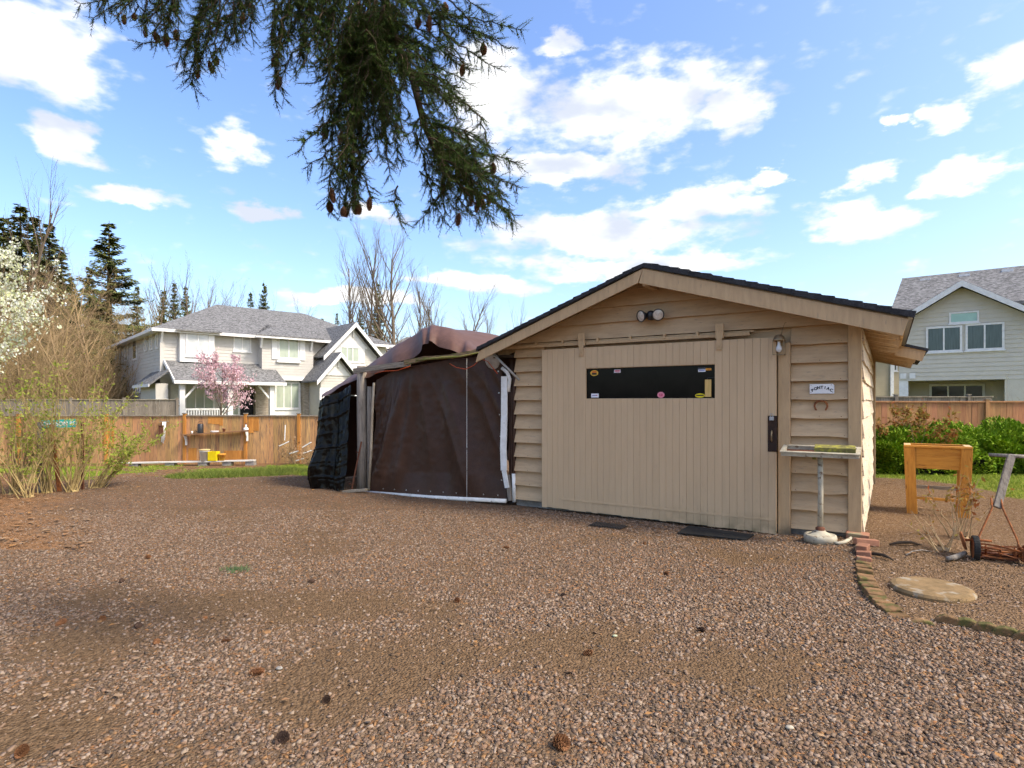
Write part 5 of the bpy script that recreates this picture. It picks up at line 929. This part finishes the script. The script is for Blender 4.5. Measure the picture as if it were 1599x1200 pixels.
# main roof behind the gable, ridge parallel to the front
rl = f3(1409, 436, 5.0); rr = f3(1625, 411, 5.0); zrg = (rl[1] + rr[1]) / 2; ez_ = f3(1397, 486, .2)[1]
ro = slab('main_roof', h3, [(rl[0] - .0, 5.0, zrg), (W3 + 3, 5.0, zrg), (W3 + 3, .1, ez_), (-.35, .1, ez_)], .12); slab('rear_roof', h3, [(rl[0], 5.001, zrg), (W3 + 3, 5.001, zrg), (W3 + 3, 10, ez_), (-.35, 10, ez_)], .12)
for px, py in ((1445, 437), (1506, 430), (1573, 422)):
    x_, z_ = f3(px, py, 4.5); MB().box(x_ - .22, x_ + .22, 4.3, 4.6, z_ - .25, z_ + .02).box(x_ - .3, x_ + .3, 4.2, 4.7, z_ - .27, z_ - .24).build('roof_vent', M_WHITE, h3)
for a_, b_, t, bt in ((1446, 1502.5, 510, 550), (1507.5, 1568.5, 505, 547)): window(h3, 0, f3(a_, 530)[0], f3(b_, 530)[0], f3((a_ + b_) / 2, bt)[1], f3((a_ + b_) / 2, t)[1], 2, M_CURT, .08)
window(h3, 0, f3(1482, 500)[0], f3(1529, 500)[0], f3(1505, 505)[1], f3(1505, 487)[1], 1, pmat('green_tint_glass', (.36, .55, .46), (.32, .5, .42), 2, .1, 0, spec=.5), .07)
x0, x1 = f3(1418, 600)[0], f3(1569, 600)[0]; MB().box(.0, x0, .0, .3, 0, zl_ + .019).build('patio_column', M_WHITE, h3); MB().box(x1, W3, .0, .3, 0, zl_ + .019).build('patio_wall', M_SIDE2, h3); lap('patio_back_wall', h3, M_SIDE2, x0, x1, 0, zl_, 2.2, .19); MB().box(x0, x1, .31, 2.19, zl_ + .02, zl_ + .06).build('patio_ceiling', M_SIDE2, h3)
sd_ = window(h3, 2.18, f3(1451, 600, 2.2)[0], f3(1538, 600, 2.2)[0], .05, zl_ - .12, 3, M_GLASSD, .1)
MB().box(.05, .28, -.05, -.021, zl_ + .1, zl_ + .35).box(.4, .63, -.05, -.021, zl_ + .1, zl_ + .35).build('meter_box', M_WHITE, h3)
bq = empty('patio_heater', H3.M @ Vector((f3(1427, 615, .9)[0], .9, 0)), 0, 'black grill with a stand on the shaded patio of the right house', 'grill'); MB().tube([(0, 0, 0), (0, 0, 1.35)], .05, 8).build('stand', M_BMETAL, bq); MB().lathe([(.1, 1.351), (.35, 1.42), (.36, 1.5), (.25, 1.6), (.0, 1.62)], 14).build('hood', M_BMETAL, bq)
H4 = Frame((at(1352, 600, 40).x, 40, HZ), -10); h4 = empty('house', H4.o, H4.a, 'tan sided house far behind, seen between the garage and the pale house', 'house'); x1 = H4.f(1420, 590)[0]; zt = H4.f(1380, 553)[1]
lap('wall', h4, M_SIDE3, 0, x1, 0, zt, 0, .15); MB().box(.0, x1, .02, 8, 0, zt).build('core', M_SIDE3, h4); slab('roof', h4, [(-.4, -.5, zt + .0), (x1 + 3, -.5, zt + .9), (x1 + 3, 5, zt + 1.9), (-.4, 5, zt + 1.0)], .1); MB().beam((-.4, -.53, zt - .1), (x1 + 3, -.53, zt + .8), .05, .25).build('barge_board', M_WHITE, h4)
x_ = H4.f(1392, 600)[0]; MB().box(x_ - .1, x_ + .1, -.12, -.02, 0, zt - .1).build('downspout', M_WHITE, h4); a_, b_ = H4.f(1394.5, 580), H4.f(1401, 569); window(h4, 0, a_[0], b_[0], a_[1], b_[1], 1, M_GLASSD, .08)

# ------------------------------------------------------------------ trees and shrubs
def sticks(segs, n=4):
    """segs: list of (p0, p1, r0, r1) -> one mesh of tapered prisms"""
    A = np.array([s[0] for s in segs], float); B = np.array([s[1] for s in segs], float); r0 = np.array([s[2] for s in segs]); r1 = np.array([s[3] for s in segs]); d, a, b = frames(B - A); m = len(A)
    t = np.arange(n) * 2 * np.pi / n; ring = np.cos(t)[None, :, None] * a[:, None, :] + np.sin(t)[None, :, None] * b[:, None, :]
    V = np.concatenate([A[:, None] + ring * r0[:, None, None], B[:, None] + ring * r1[:, None, None]], 1).reshape(-1, 3)
    q = np.array([[j, (j + 1) % n, n + (j + 1) % n, n + j] for j in range(n)]); return V, (q[None] + (np.arange(m) * 2 * n)[:, None, None]).reshape(-1, 4)
def grow(seed, h, r, levels, nb, up=.5, spread=.6, start=.3, curl=.25, tips=None, wig=.08, shrink=.55):
    g = random.Random(seed); segs = []; T = tips if tips is not None else []
    def branch(p, d, L, rad, lev):
        k = 5 if lev == 0 else 3; q = p.copy(); dd = d.copy(); nodes = [(q.copy(), rad, dd.copy())]
        for i in range(k):
            dd = (dd + Vector((g.gauss(0, wig), g.gauss(0, wig), g.gauss(0, wig) + (curl * .12 if lev else 0)))).normalized(); e_ = q + dd * (L / k); r2 = rad * (1 - .8 * (i + 1) / k) + .0012; segs.append((tuple(q), tuple(e_), nodes[-1][1], r2)); q = e_; nodes.append((q.copy(), r2, dd.copy()))
        if lev >= levels: T.append((tuple(q), tuple(dd))); return
        n_ = nb[lev]
        for j in range(n_):
            t = start + (1 - start) * (j + g.random() * .8) / n_ if lev == 0 else .25 + .75 * (j + g.random()) / n_
            f_ = min(t, .999) * k; i = int(f_); p0 = nodes[i][0].lerp(nodes[i + 1][0], f_ - i); a = g.uniform(0, 6.28); ax_ = nodes[i][2]; o = ax_.orthogonal().normalized(); o = Matrix.Rotation(a, 3, ax_) @ o
            nd_ = (ax_ * up + o * spread + Vector((0, 0, .12))).normalized(); branch(p0, nd_, L * shrink * g.uniform(.6, 1.1) * (1.15 - .55 * t if lev == 0 else 1), max(rad * (1 - .7 * t) * .5, .004), lev + 1)
        T.append((tuple(q), tuple(dd)))
    branch(Vector((0, 0, 0)), Vector((0, 0, 1)), h, r, 0); return segs
def split_tree(name, segs, mat, rcut, seed=0):
    big = [s for s in segs if s[2] >= rcut]; sm = [s for s in segs if s[2] < rcut]; out = []
    for nm, q, n in (('trunk', big, 6), ('branches', sm, 3)):
        if q: me = npmesh(name + '_' + nm, *sticks(q, n)); me.materials.append(mat); out.append((nm, me))
    return out
def place(name, meshes, loc, s, rz, lb, cat, grp=None):
    r = empty(name, loc, rz, lb, cat, grp); r.scale = (s, s, s) if isinstance(s, (int, float)) else s
    for nm, me in meshes: link(nm, me, None, r)
    return r
def leaves(P, size, mat, seed=0, asp=.6, jit=0.0, k=1):
    g = np.random.default_rng(seed); P = np.repeat(np.asarray(P, float), k, 0); m = len(P); P = P + g.normal(0, jit, (m, 3)) if jit else P; T = np.array([[-1, 0, 0], [0, -asp, .12], [1, 0, 0], [0, asp, .12]], float)
    R_ = randrot(m, g) * (size * g.uniform(.6, 1.35, m))[:, None, None]; V, F_ = rep(T, np.array([[0, 1, 2, 3]]), R_, P); me = npmesh('leaves', V, F_); me.materials.append(mat); return me
M_BARK = pmat('grey_brown_bark', (.19, .145, .10), (.115, .088, .062), 8, .95, .3); M_TWIG = pmat('tan_twig', (.40, .28, .15), (.27, .185, .10), 8, .9, 0, rand=.2); M_TWIG2 = pmat('yellow_brown_twig', (.36, .27, .115), (.25, .18, .08), 8, .9, 0, rand=.25)
M_CONIF = leafmat('conifer_needles', (.055, .075, .02), (.16, .165, .055), 0); M_CONIFB = pmat('conifer_bark', (.10, .07, .05), (.06, .042, .03), 8, .95, .3)
def conifer(seed, h, r, nw):
    """spire of whorled, drooping boughs with foliage sprays along them"""
    g = random.Random(seed); segs = [((0, 0, h * k / 8), (g.uniform(-.03, .03), 0, h * (k + 1) / 8), .022 * h * (1 - k / 8) + .01, .022 * h * (1 - (k + 1) / 8) + .01) for k in range(8)]; P = []; D = []
    for w in range(nw):
        t = .08 + .92 * w / nw; z = h * t; L0 = r * 1.15 * (1 - t) ** 1.05 + .10
        for k in range(g.randint(5, 7)):
            if g.random() < .2: continue
            a = g.uniform(0, 6.28); L = L0 * g.uniform(.55, 1.15); d = Vector((math.cos(a), math.sin(a), .22 - .5 * (1 - t))); p0 = Vector((0, 0, z + g.uniform(-.2, .2) * h / nw)); n_ = max(3, int(L / .14)); segs.append((tuple(p0), tuple(p0 + d * L * .9), .018 * L + .006, .004))
            for i in range(n_):
                f_ = (i + .6) / n_; q = p0 + d * (L * f_) + Vector((0, 0, .10 * L * f_ * f_)); wd = L * .22 * (1.1 - f_) + .12
                for s_ in (-1, 0, 1): o = Vector((-math.sin(a), math.cos(a), 0)) * s_ * wd * g.uniform(.4, 1.0); P.append(q + o + Vector((0, 0, -abs(s_) * wd * .25))); P.append(q + o * .5 + Vector((0, 0, g.uniform(-.25, .15)))); D.append((d * .6 + o * 1.4 + Vector((0, 0, -.5))).normalized() * g.uniform(.6, 1.1)); D.append((d * 1.0 + o * .9 + Vector((0, 0, -.25))).normalized() * g.uniform(.75, 1.25))
    P = np.array([tuple(p) for p in P]); D = np.array([tuple(p) for p in D]); sc = np.linalg.norm(D, axis=1); d, a, b = frames(D); R_ = np.stack([d, a, b], -1) * (sc * (.018 * r + .15))[:, None, None]
    T = np.array([[-.2, 0, 0], [.3, -.42, -.10], [1.1, -.10, -.08], [.55, 0, .10], [1.05, .16, -.1], [.25, .40, -.12]], float); V, F_ = rep(T, np.array([[0, 1, 2, 3], [0, 3, 4, 5]]), R_, P)
    fm = npmesh('crown', V, F_); fm.materials.append(M_CONIF); tm = npmesh('trunk', *sticks(segs, 5)); tm.materials.append(M_CONIFB); return [('trunk', tm), ('crown', fm)]
CA, CB, CC = conifer(1, 17, 4.4, 42), conifer(2, 17, 3.6, 40), conifer(3, 15, 4.0, 32)
def contree(px, ytop, Y, me, h0, lb, rz, wid=1.0):
    top = at(px, ytop, Y); s = (top.z - HZ) / h0; place('conifer_tree', me, (top.x, Y, HZ), (s * wid, s * wid, s), rz, lb, 'tree', 'conifers behind the houses')
for px, yt, Y, me, h0, lb, rz, w in ((170,345,52,CA,17,'tall dark fir standing alone left of the grey house roof',.3,1.3),(32,318,56,CB,17,'tallest dark fir at the left edge behind the bare thicket',1.,1.5),(53,335,58,CB,17,'fir just right of the tallest one at the left edge',2.2,1.4),(77,346,54,CA,17,'leaning topped fir, right one of the left hand clump',4.,1.2),(112,430,60,CB,17,'lower fir between the clump and the lone fir',5.,1.1),(5,336,60,CA,17,'fir half cut by the left edge of the picture',.9,1.2),(96,392,57,CB,17,'fir filling in right of the left hand clump',2.9,1.3),(140,415,62,CA,17,'fir close behind the lone fir on its left',1.7,1.1),(256,452,64,CB,17,'slim fir left of the one above the roof slope',.2,1.0),(290,446,66,CA,17,'fir right of the slim one above the roof slope',.2,.7),(214,445,60,CB,17,'short fir close behind the left end of the grey house',.8,.9),
        (272,440,62,CB,17,'slim fir above the left slope of the grey house roof',3.,.8),(391,455,66,CB,17,'small fir, left of the pair over the grey house ridge',1.4,.8),(412,437,66,CC,15,'open branched fir, right of the pair over the grey house ridge',2.,.62),(503,496,75,CB,17,'tiny distant fir top between roof ridge and gable',.5,.9),(526,487,75,CB,17,'tiny distant fir top just left of the gable',1.2,.6),(590,440,58,CA,17,'dark fir behind the pair of tall bare trees',2.6,.62),(563,482,60,CB,17,'shorter fir directly behind the house gable',3.6,.9)): contree(px, yt, Y, me, h0, lb, rz, w)
POP = [split_tree('pop%d' % k, grow(40 + k, 16, .22, 3, (20, 7, 4), .95, .55, .22, .9, wig=.06, shrink=.42), M_BARK, .03) for k in range(2)]
def tree_at(name, me, px, yt, Y, h0, rz, lb, grp, wid=1.0):
    top = at(px, yt, Y); s = (top.z - HZ) / h0; return place(name, me, (top.x, Y, HZ), (s * wid, s * wid, s), rz, lb, 'tree', grp)
for k, (px, yt, Y, w, lb) in enumerate(((628,362,50,1.15,'tallest bare tree with rising limbs right of the house gable'),(573,378,52,.9,'tall bare tree left of the tallest one, behind the gable'),(592,385,54,.9,'bare tree between the two tall ones'),(552,398,50,.9,'bare tree leaning left above the house gable'),(727,455,70,1.2,'small bare tree beyond the tarpaulin ridge'),(668,452,66,1.0,'bare tree just right of the tallest one'),(697,462,68,.9,'bare tree low behind the tarpaulin peak'),(760,486,80,.8,'faint bare tree left of the garage eave'),(790,488,84,.8,'faint bare tree right above the garage eave'),
        (300,432,60,.9,'bare tree above the left half of the grey house roof'),(340,448,64,.9,'bare tree above the apex of the grey house roof'),(245,430,58,.9,'bare tree right of the lone fir'),(648,440,60,.9,'thin bare tree close to the tallest one'),(262,446,66,1.0,'bare tree just left of the slim fir above the roof'),(318,452,70,1.1,'bare tree between the slim fir and the roof apex'),(366,462,72,1.0,'bare tree over the grey house ridge, left of the fir pair'),(440,474,75,1.0,'bare tree right of the fir pair over the ridge'),(470,480,78,1.0,'small bare tree over the right end of the ridge'),(15,292,40,.8,'thin bare tree reaching highest at the left edge'))): tree_at('bare_tree', POP[k % 2], px, yt, Y, 17.2, k * 1.3, lb, 'bare trees on the skyline', w)
THK = [split_tree('thk%d' % k, grow(70 + k, 9, .09, 3, (16, 7, 4), .75, .75, .1, .5, wig=.12, shrink=.5), m_, .02) for k, m_ in enumerate((M_TWIG, M_TWIG2, M_TWIG, M_TWIG2))]
rt = random.Random(9)
for k in range(64):
    Y = rt.uniform(35, 47); px = rt.uniform(-40, 185) if k < 54 else rt.uniform(190, 250); Y = Y if k < 54 else 54; yt = rt.uniform(420, 560) + max(0, px - 90) * .3; top = at(px, yt, Y); s = (top.z - HZ) / 10.2
    place('thicket_tree', THK[k % 4], (top.x, Y, HZ), (s * 1.15, s * 1.15, s), rt.uniform(0, 6.28), 'slender bare brown tree in the thicket left of the grey house', 'tree', 'bare trees of the left thicket')
g = np.random.default_rng(12); m_ = 9000; P = np.stack([g.uniform(-38, -24.5, m_), g.uniform(34, 46, m_), np.full(m_, HZ)], -1); d = g.normal(0, .55, (m_, 3)); d[:, 2] = np.abs(d[:, 2]) + .5; P[:, 2] += g.uniform(0, 4.2, m_) * g.random(m_); L = g.uniform(.8, 2.6, m_)
segs = [(tuple(P[i]), tuple(P[i] + d[i] * L[i]), .018, .007) for i in range(m_)]; tag(link('undergrowth', npmesh('undergrowth', *sticks(segs, 3)), M_TWIG), 'tangle of brown brush at the foot of the left thicket', 'brush', kind='stuff')
P = np.stack([g.uniform(-40, -24, 5000), g.uniform(40, 50, 5000), HZ + np.abs(g.normal(0, 2.4, 5000))], -1); tag(link('evergreen_understorey', leaves(P, .30, leafmat('ivy', (.025, .04, .012), (.07, .085, .03), .15), 4), None), 'dark ivy and evergreen mass inside the left thicket', 'ivy', kind='stuff')
# flowering trees
def blossom(name, seed, h, loc, mats, lb, n_, size, twig, rad=.07, wide=1.0, levels=3):
    tips = []; segs = grow(seed, h, rad, levels, (13, 6, 4), .7, .8, .28, .6, tips, .10, .55); r = place(name, split_tree(name, segs, twig, .02), loc, (wide, wide, 1), .4, lb, 'tree')
    S_ = np.array([(np.array(s[0]) + np.array(s[1])) / 2 for s in segs if s[2] < .02]); gg = np.random.default_rng(seed); P = S_[gg.integers(0, len(S_), n_)]; link('blossom', leaves(P, size, mats, seed, .8, size * 1.6), None, r); return r
M_PINK = leafmat('pink_petals', (.58, .33, .37), (.74, .55, .57), .25); M_WHT = leafmat('white_petals', (.80, .80, .72), (.50, .54, .24), .25)
p = at(343, 640, 30.5); blossom('blossom_tree', 21, 3.6, (p.x, 30.5, HZ + .2), M_PINK, 'pink blossoming tree before the porch of the grey house', 5200, .046, M_BARK, .09, .86)
p = at(-12, 640, 16); blossom('blossom_tree', 23, 5.4, (p.x - 1.35, 16, -.4), M_WHT, 'white blossoming tree at the left edge of the picture', 9000, .042, M_TWIG, .09, .8)
# willow-like shrubs with fresh leaves at the left
M_FRESH = leafmat('fresh_leaves', (.20, .26, .03), (.36, .38, .07), .35)
def shrub(name, px, py, n_, h, spread, lb, leafn, lsize, twig, lm, seed, cat='shrub', lean=0.0, side=4, lo=.25):
    c0 = gp(px, py); g = random.Random(seed); segs = [((0, 0, -.08), (0, 0, .03), .13, .07)]; pts = []
    for k in range(n_):
        a = g.uniform(0, 6.28); q = Vector((g.gauss(0, .05), g.gauss(0, .05), -.03)); d = Vector((math.cos(a) * spread * g.random() + lean, math.sin(a) * spread * g.random(), 1)).normalized(); L = h * g.uniform(.55, 1.08); r = .010
        for i in range(7):
            d = (d + Vector((g.gauss(0, .09), g.gauss(0, .09), g.gauss(0, .05)))).normalized(); e_ = q + d * L / 7; segs.append((tuple(q), tuple(e_), r, r * .84)); q2 = q; q = e_; r *= .84
            if i >= 7 * lo:
                pts.append(q)
                for s_ in range(side):
                    if g.random() < .6: dd = (d + Vector((g.gauss(0, .6), g.gauss(0, .6), g.gauss(.2, .3)))).normalized(); e2 = q + dd * L * g.uniform(.06, .2); segs.append((tuple(q), tuple(e2), r * .6, r * .3)); pts += [q.lerp(e2, .4), q.lerp(e2, .7), e2]
    r_ = empty(name, c0, 0, lb, cat); link('stems', npmesh('stems', *sticks(segs, 4)), twig, r_); gg = np.random.default_rng(seed); P = np.array([tuple(p) for p in pts]); P = P[gg.integers(0, len(P), leafn)]
    if leafn: link('leaves', leaves(P, lsize, lm, seed, .4, lsize * .9), None, r_)
    return r_
for k, (px, py, n_, h, sp_, lb, ln, le) in enumerate(((20,772,26,1.9,.55,'leafing shrub at the far left before the fence',700,0),(75,770,30,2.0,.5,'leafing shrub growing round the street sign posts',800,0),(112,768,28,1.9,.5,'tall leafing shrub between the rusty posts',800,.05),(150,762,22,1.7,.8,'right hand leafing shrub arching toward the fence',1500,.55),(45,776,16,1.3,.6,'low twiggy shrub in front of the grey post',260,0))): shrub('leafy_shrub', px, py, n_, h, sp_, lb, ln, .03, M_TWIG2, M_FRESH, 100 + k, lean=le)
shrub('dry_weeds', 462, 726, 34, .9, 1.4, 'tangle of dry brown weeds at the fence beside the black sheet', 160, .04, M_TWIG, M_LIT, 130, 'weeds', 0, 4); shrub('dry_weeds', 482, 728, 30, .8, 1.4, 'dry brown weeds right against the black plastic sheet', 120, .04, M_TWIG, M_LIT, 131, 'weeds', 0, 4)
# roses and hedge on the right
M_ROSE = leafmat('bronze_rose_leaves', (.30, .085, .03), (.28, .24, .05), .3)
shrub('rose_bush', 1425, 741, 22, 1.35, .75, 'bronze leaved rose bush growing before the hedge', 2600, .05, M_TWIG, M_ROSE, 151, 'rose bush'); shrub('rose_bush', 1500, 842, 13, .72, .7, 'nearly bare rose bush with a few red leaves beside the mower', 170, .028, M_TWIG, M_ROSE, 152, 'rose bush', .10, 3, .4); shrub('rose_bush', 1472, 858, 9, .45, 1.0, 'low leafless rose stems in front of the planter', 20, .02, M_TWIG, M_ROSE, 153, 'rose bush', -.15, 3, .4); shrub('rose_bush', 1430, 744, 2, 2.0, .12, 'single long rose stem rising above the hedge', 50, .04, M_BARK, M_ROSE, 154, 'rose bush')
shrub('bare_shrub', 1590, 715, 7, 3.0, .5, 'bare arching shrub at the right edge in front of the fence', 60, .03, M_TWIG, M_FRESH, 155, 'shrub', -.25, 5, .3)
M_JUN = leafmat('juniper_sprays', (.11, .22, .012), (.32, .42, .035), 0)
def hedge(px, Y, w, h, dp, seed, lb):
    c0 = Vector(((px - CX) / FPX * Y, Y, terrain((px - CX) / FPX * Y, Y))); g = np.random.default_rng(seed); n_ = 17000; v = g.normal(size=(n_, 3)); v /= np.linalg.norm(v, axis=1, keepdims=True); v[:, 2] = np.abs(v[:, 2]); q = .80 + .22 * g.random(n_) ** .5
    bump_ = 1 + .13 * np.sin(v[:, 0] * 7 + seed) * np.cos(v[:, 1] * 6) + .10 * np.sin(v[:, 2] * 9 + v[:, 0] * 5); sq = np.sign(v) * np.abs(v) ** .72; P = sq * np.array([w / 2, dp / 2, h]) * (q * bump_)[:, None]; D = v + g.normal(0, .5, (n_, 3)) + np.array([0, 0, .15]); d, a, b = frames(D); R_ = np.stack([d, a, b], -1) * g.uniform(.05, .11, n_)[:, None, None]
    T = np.array([[-.2, 0, 0], [.3, -.22, -.05], [1., -.05, 0], [.45, 0, .08], [.95, .14, 0], [.25, .24, -.05]], float); V, F_ = rep(T, np.array([[0, 1, 2, 3], [0, 3, 4, 5]]), R_, P); r = empty('juniper_shrub', c0, 0, lb, 'shrub', 'clipped juniper hedge'); link('foliage', npmesh('foliage', V, F_), M_JUN, r)
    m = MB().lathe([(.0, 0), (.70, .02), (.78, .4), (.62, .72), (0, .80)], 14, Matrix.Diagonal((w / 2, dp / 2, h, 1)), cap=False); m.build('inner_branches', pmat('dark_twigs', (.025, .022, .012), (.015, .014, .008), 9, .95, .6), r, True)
hedge(1415, 13.2, 2.3, .92, 1.8, 1, 'left end juniper of the hedge, nearest the garage'); hedge(1500, 13.6, 2.6, .98, 1.9, 2, 'middle juniper of the hedge behind the planter'); hedge(1590, 13.4, 2.6, 1.02, 1.9, 3, 'right end juniper of the hedge at the picture edge'); hedge(1660, 13.0, 2.2, 1.0, 1.9, 4, 'juniper continuing the hedge past the picture edge')

# ------------------------------------------------------------------ the conifer overhead: trunk beside the camera, two hanging limbs
TR = Vector((-2.7, .5, 0)); ot = empty('spruce_tree', TR, 0, 'spruce whose drooping cone hung boughs reach into the top of the view', 'tree')
MB().tube([(0, 0, -.1), (0, .02, .4), (.03, 0, 2), (.02, .02, 4), (0, 0, 6.5), (0, 0, 9)], [.34, .27, .24, .21, .17, .11], 12).build('trunk', M_CONIFB, ot, True)
D0 = 3.0; rn = random.Random(77)
def L_(px, py, Y): return at(px, py, Y) - TR
limb = [Vector((0, 0, 5.1)), Vector((.9, 1.3, 4.95)), L_(575, -170, 2.75), L_(592, -45, 2.95), L_(612, 50, 3.0), L_(645, 125, 3.02), L_(662, 195, 3.02), L_(690, 258, 3.0), L_(738, 312, 2.95)]
MB().tube(limb, [.06, .05, .032, .026, .021, .018, .015, .011, .005], 8).build('limb', M_CONIFB, ot, True)
limb2 = [Vector((0, 0, 4.5)), Vector((.35, 1.4, 4.5)), L_(240, -150, 2.9), L_(330, -60, 3.1), L_(400, -40, 3.15)]; MB().tube(limb2, [.05, .04, .028, .018, .010], 8).build('limb', M_CONIFB, ot, True)
# strands: start pixel, end pixel, depth
strands = []
def strand(x0, y0, x1, y1, Y0=None, Y1=None, dens=1.0): strands.append((L_(x0, y0, Y0 or D0 + rn.uniform(-.22, .22)), L_(x1, y1, Y1 or D0 + rn.uniform(-.25, .25)), dens))
for k in range(22):                                                  # left curtain of the main bough
    x = rn.uniform(425, 520); b_ = np.interp(x, [420, 435, 460, 500, 520], [120, 165, 125, 100, 130]); strand(x + rn.uniform(0, 40), -30, x, b_ * rn.uniform(.45, 1))
for k in range(66):                                                  # centre curtain
    x = rn.uniform(488, 640); b_ = np.interp(x, [488, 500, 515, 540, 575, 600, 640], [160, 250, 335, 345, 325, 290, 250]); strand(rn.uniform(545, 610), rn.uniform(-30, 60), x, b_ * rn.uniform(.42, 1))
for k in range(76):                                                  # right of the limb, down to its tip
    i = rn.uniform(3, 7.7); j = int(i); p = limb[j].lerp(limb[j + 1], i - j) + TR; sx, sy = CX + p.x / p.y * FPX, HY - (p.z - CAMZ) / p.y * FPX; x = sx + rn.uniform(5, 95) * (1 if i > 4.5 else .75); y = sy + rn.uniform(25, 120) * (.6 if i < 5 else .75); strand(sx, sy, min(x, 800), min(y, 345))
for x0, y0, x1, y1 in ((650,20,812,48),(660,40,790,75),(655,15,760,60),(690,50,770,105),(680,70,735,110),(700,240,806,254),(715,262,808,292),(700,260,790,320),(690,250,760,330),(720,300,712,345),(560,180,468,232),(555,200,480,262),(560,240,505,255),(640,-30,760,20),(655,-20,740,60),(640,-20,720,90),(650,-20,700,60),(620,290,625,345),(690,300,655,345),(660,240,690,345),(680,280,745,340)): strand(x0, y0, x1, y1)
for k in range(26):                                                  # the left bough
    x = rn.uniform(150, 395); b_ = np.interp(x, [150, 200, 240, 290, 310, 340, 395], [12, 48, 75, 138, 140, 90, 40]); strand(x + rn.uniform(10, 70), -40, x, b_ * rn.uniform(.35, 1), 3.1 + rn.uniform(-.15, .15), 3.1 + rn.uniform(-.15, .15))
for x0, y0, x1, y1 in ((210,-20,128,8),(215,-10,150,28),(300,60,225,68),(310,60,280,98),(305,80,300,138),(380,-10,392,60)): strand(x0, y0, x1, y1, 3.1, 3.1)
CONES = ((436,129),(515,322),(519,305),(536,330),(554,322),(560,326),(577,318),(716,342),(691,290),(736,313),(746,319),(753,318),(764,310),(770,262),(722,109),(755,76),(670,36),(653,34),(532,214),(508,208),(556,105),(695,12),(540,326),(429,95),(428,60),(440,50),(194,30),(210,26),(227,49),(244,57),(260,62),(275,54),(309,112),(309,89),(329,104),(338,95),(379,27),(376,8))
for px, py in CONES:
    if py > 40: strand(px + (rn.uniform(20, 60) if px < 560 else rn.uniform(-70, -25)), py - rn.uniform(70, 120), px, py - 10, 3.0, 2.98)
segs = []; TP = []; TD = []
for a, b_, dn in strands:
    L = (b_ - a).length; n_ = max(4, int(L / .032)); pr = None; sag = Vector((rn.uniform(-.05, .05), rn.uniform(-.08, .08), .10 * L))
    for i in range(n_ + 1):
        t = i / n_; q = a.lerp(b_, t) + sag * (math.sin(math.pi * t) * .8) + Vector((rn.gauss(0, .006), rn.gauss(0, .006), 0))
        if pr is not None:
            segs.append((tuple(pr), tuple(q), .0042 * (1 - .7 * t) + .0012, .0042 * (1 - .7 * t) + .001)); dd = (q - pr).normalized()
            TP.append(tuple(pr)); TD.append(tuple(dd))
            for s_ in range(3 if t > .12 else 1):
                a_ = rn.uniform(0, 6.28); o = Matrix.Rotation(a_, 3, dd) @ dd.orthogonal(); d2 = (dd * .75 + o * .75 + Vector((0, 0, -.35))).normalized() * rn.uniform(.6, 1.25); TP.append(tuple(q)); TD.append(tuple(d2)); segs.append((tuple(q), tuple(q + d2 * .07), .0014, .0008))
        pr = q
link('twigs', npmesh('twigs', *sticks(segs, 3)), M_CONIFB, ot)
nn_ = 40; gt = np.random.default_rng(8); tt = gt.random(nn_) * .08; aa = np.arange(nn_) * 2.4; nl = gt.uniform(.013, .021, nn_); dirs = np.stack([np.full(nn_, .62), .78 * np.cos(aa), .78 * np.sin(aa)], -1); base = np.stack([tt, 0 * tt, 0 * tt], -1); sd2 = np.cross(dirs, np.array([1., 0, 0])); sd2 /= np.linalg.norm(sd2, axis=1, keepdims=True)
T = np.stack([base - sd2 * .0012, base + sd2 * .0012, base + dirs * nl[:, None]], 1).reshape(-1, 3); TF = np.arange(nn_ * 3).reshape(-1, 3)
TD = np.array(TD); TP = np.array(TP); sc = np.linalg.norm(TD, axis=1); d, a, b = frames(TD); R_ = np.stack([d, a, b], -1) * sc[:, None, None]; V, F_ = rep(T, TF, R_, TP)
nm = leafmat('spruce_needles', (.022, .046, .012), (.080, .120, .026), 0, .6); tag(link('needles', npmesh('needles', V, F_), nm, ot), kind='stuff')
print('needle tris', len(F_))
HC = [cone_mesh(.10, .020, 11), cone_mesh(.075, .022, 12)]; [me.materials.append(pmat('hanging_cone_scales', (.19, .095, .045), (.10, .05, .028), 60, .8, .2, rand=.3)) for me in HC]
for k, (px, py) in enumerate(CONES):
    Y = 3.0 + rn.uniform(-.12, .05) if px > 420 else 3.05; o = link('cone', HC[k % 2], None, ot); o.location = L_(px, py, Y); s = rn.uniform(.58, .78) * (.85 if px < 400 else 1); o.scale = (s, s, s); o.rotation_euler = (rn.uniform(-.2, .2), rn.uniform(-.2, .2), rn.uniform(0, 6))
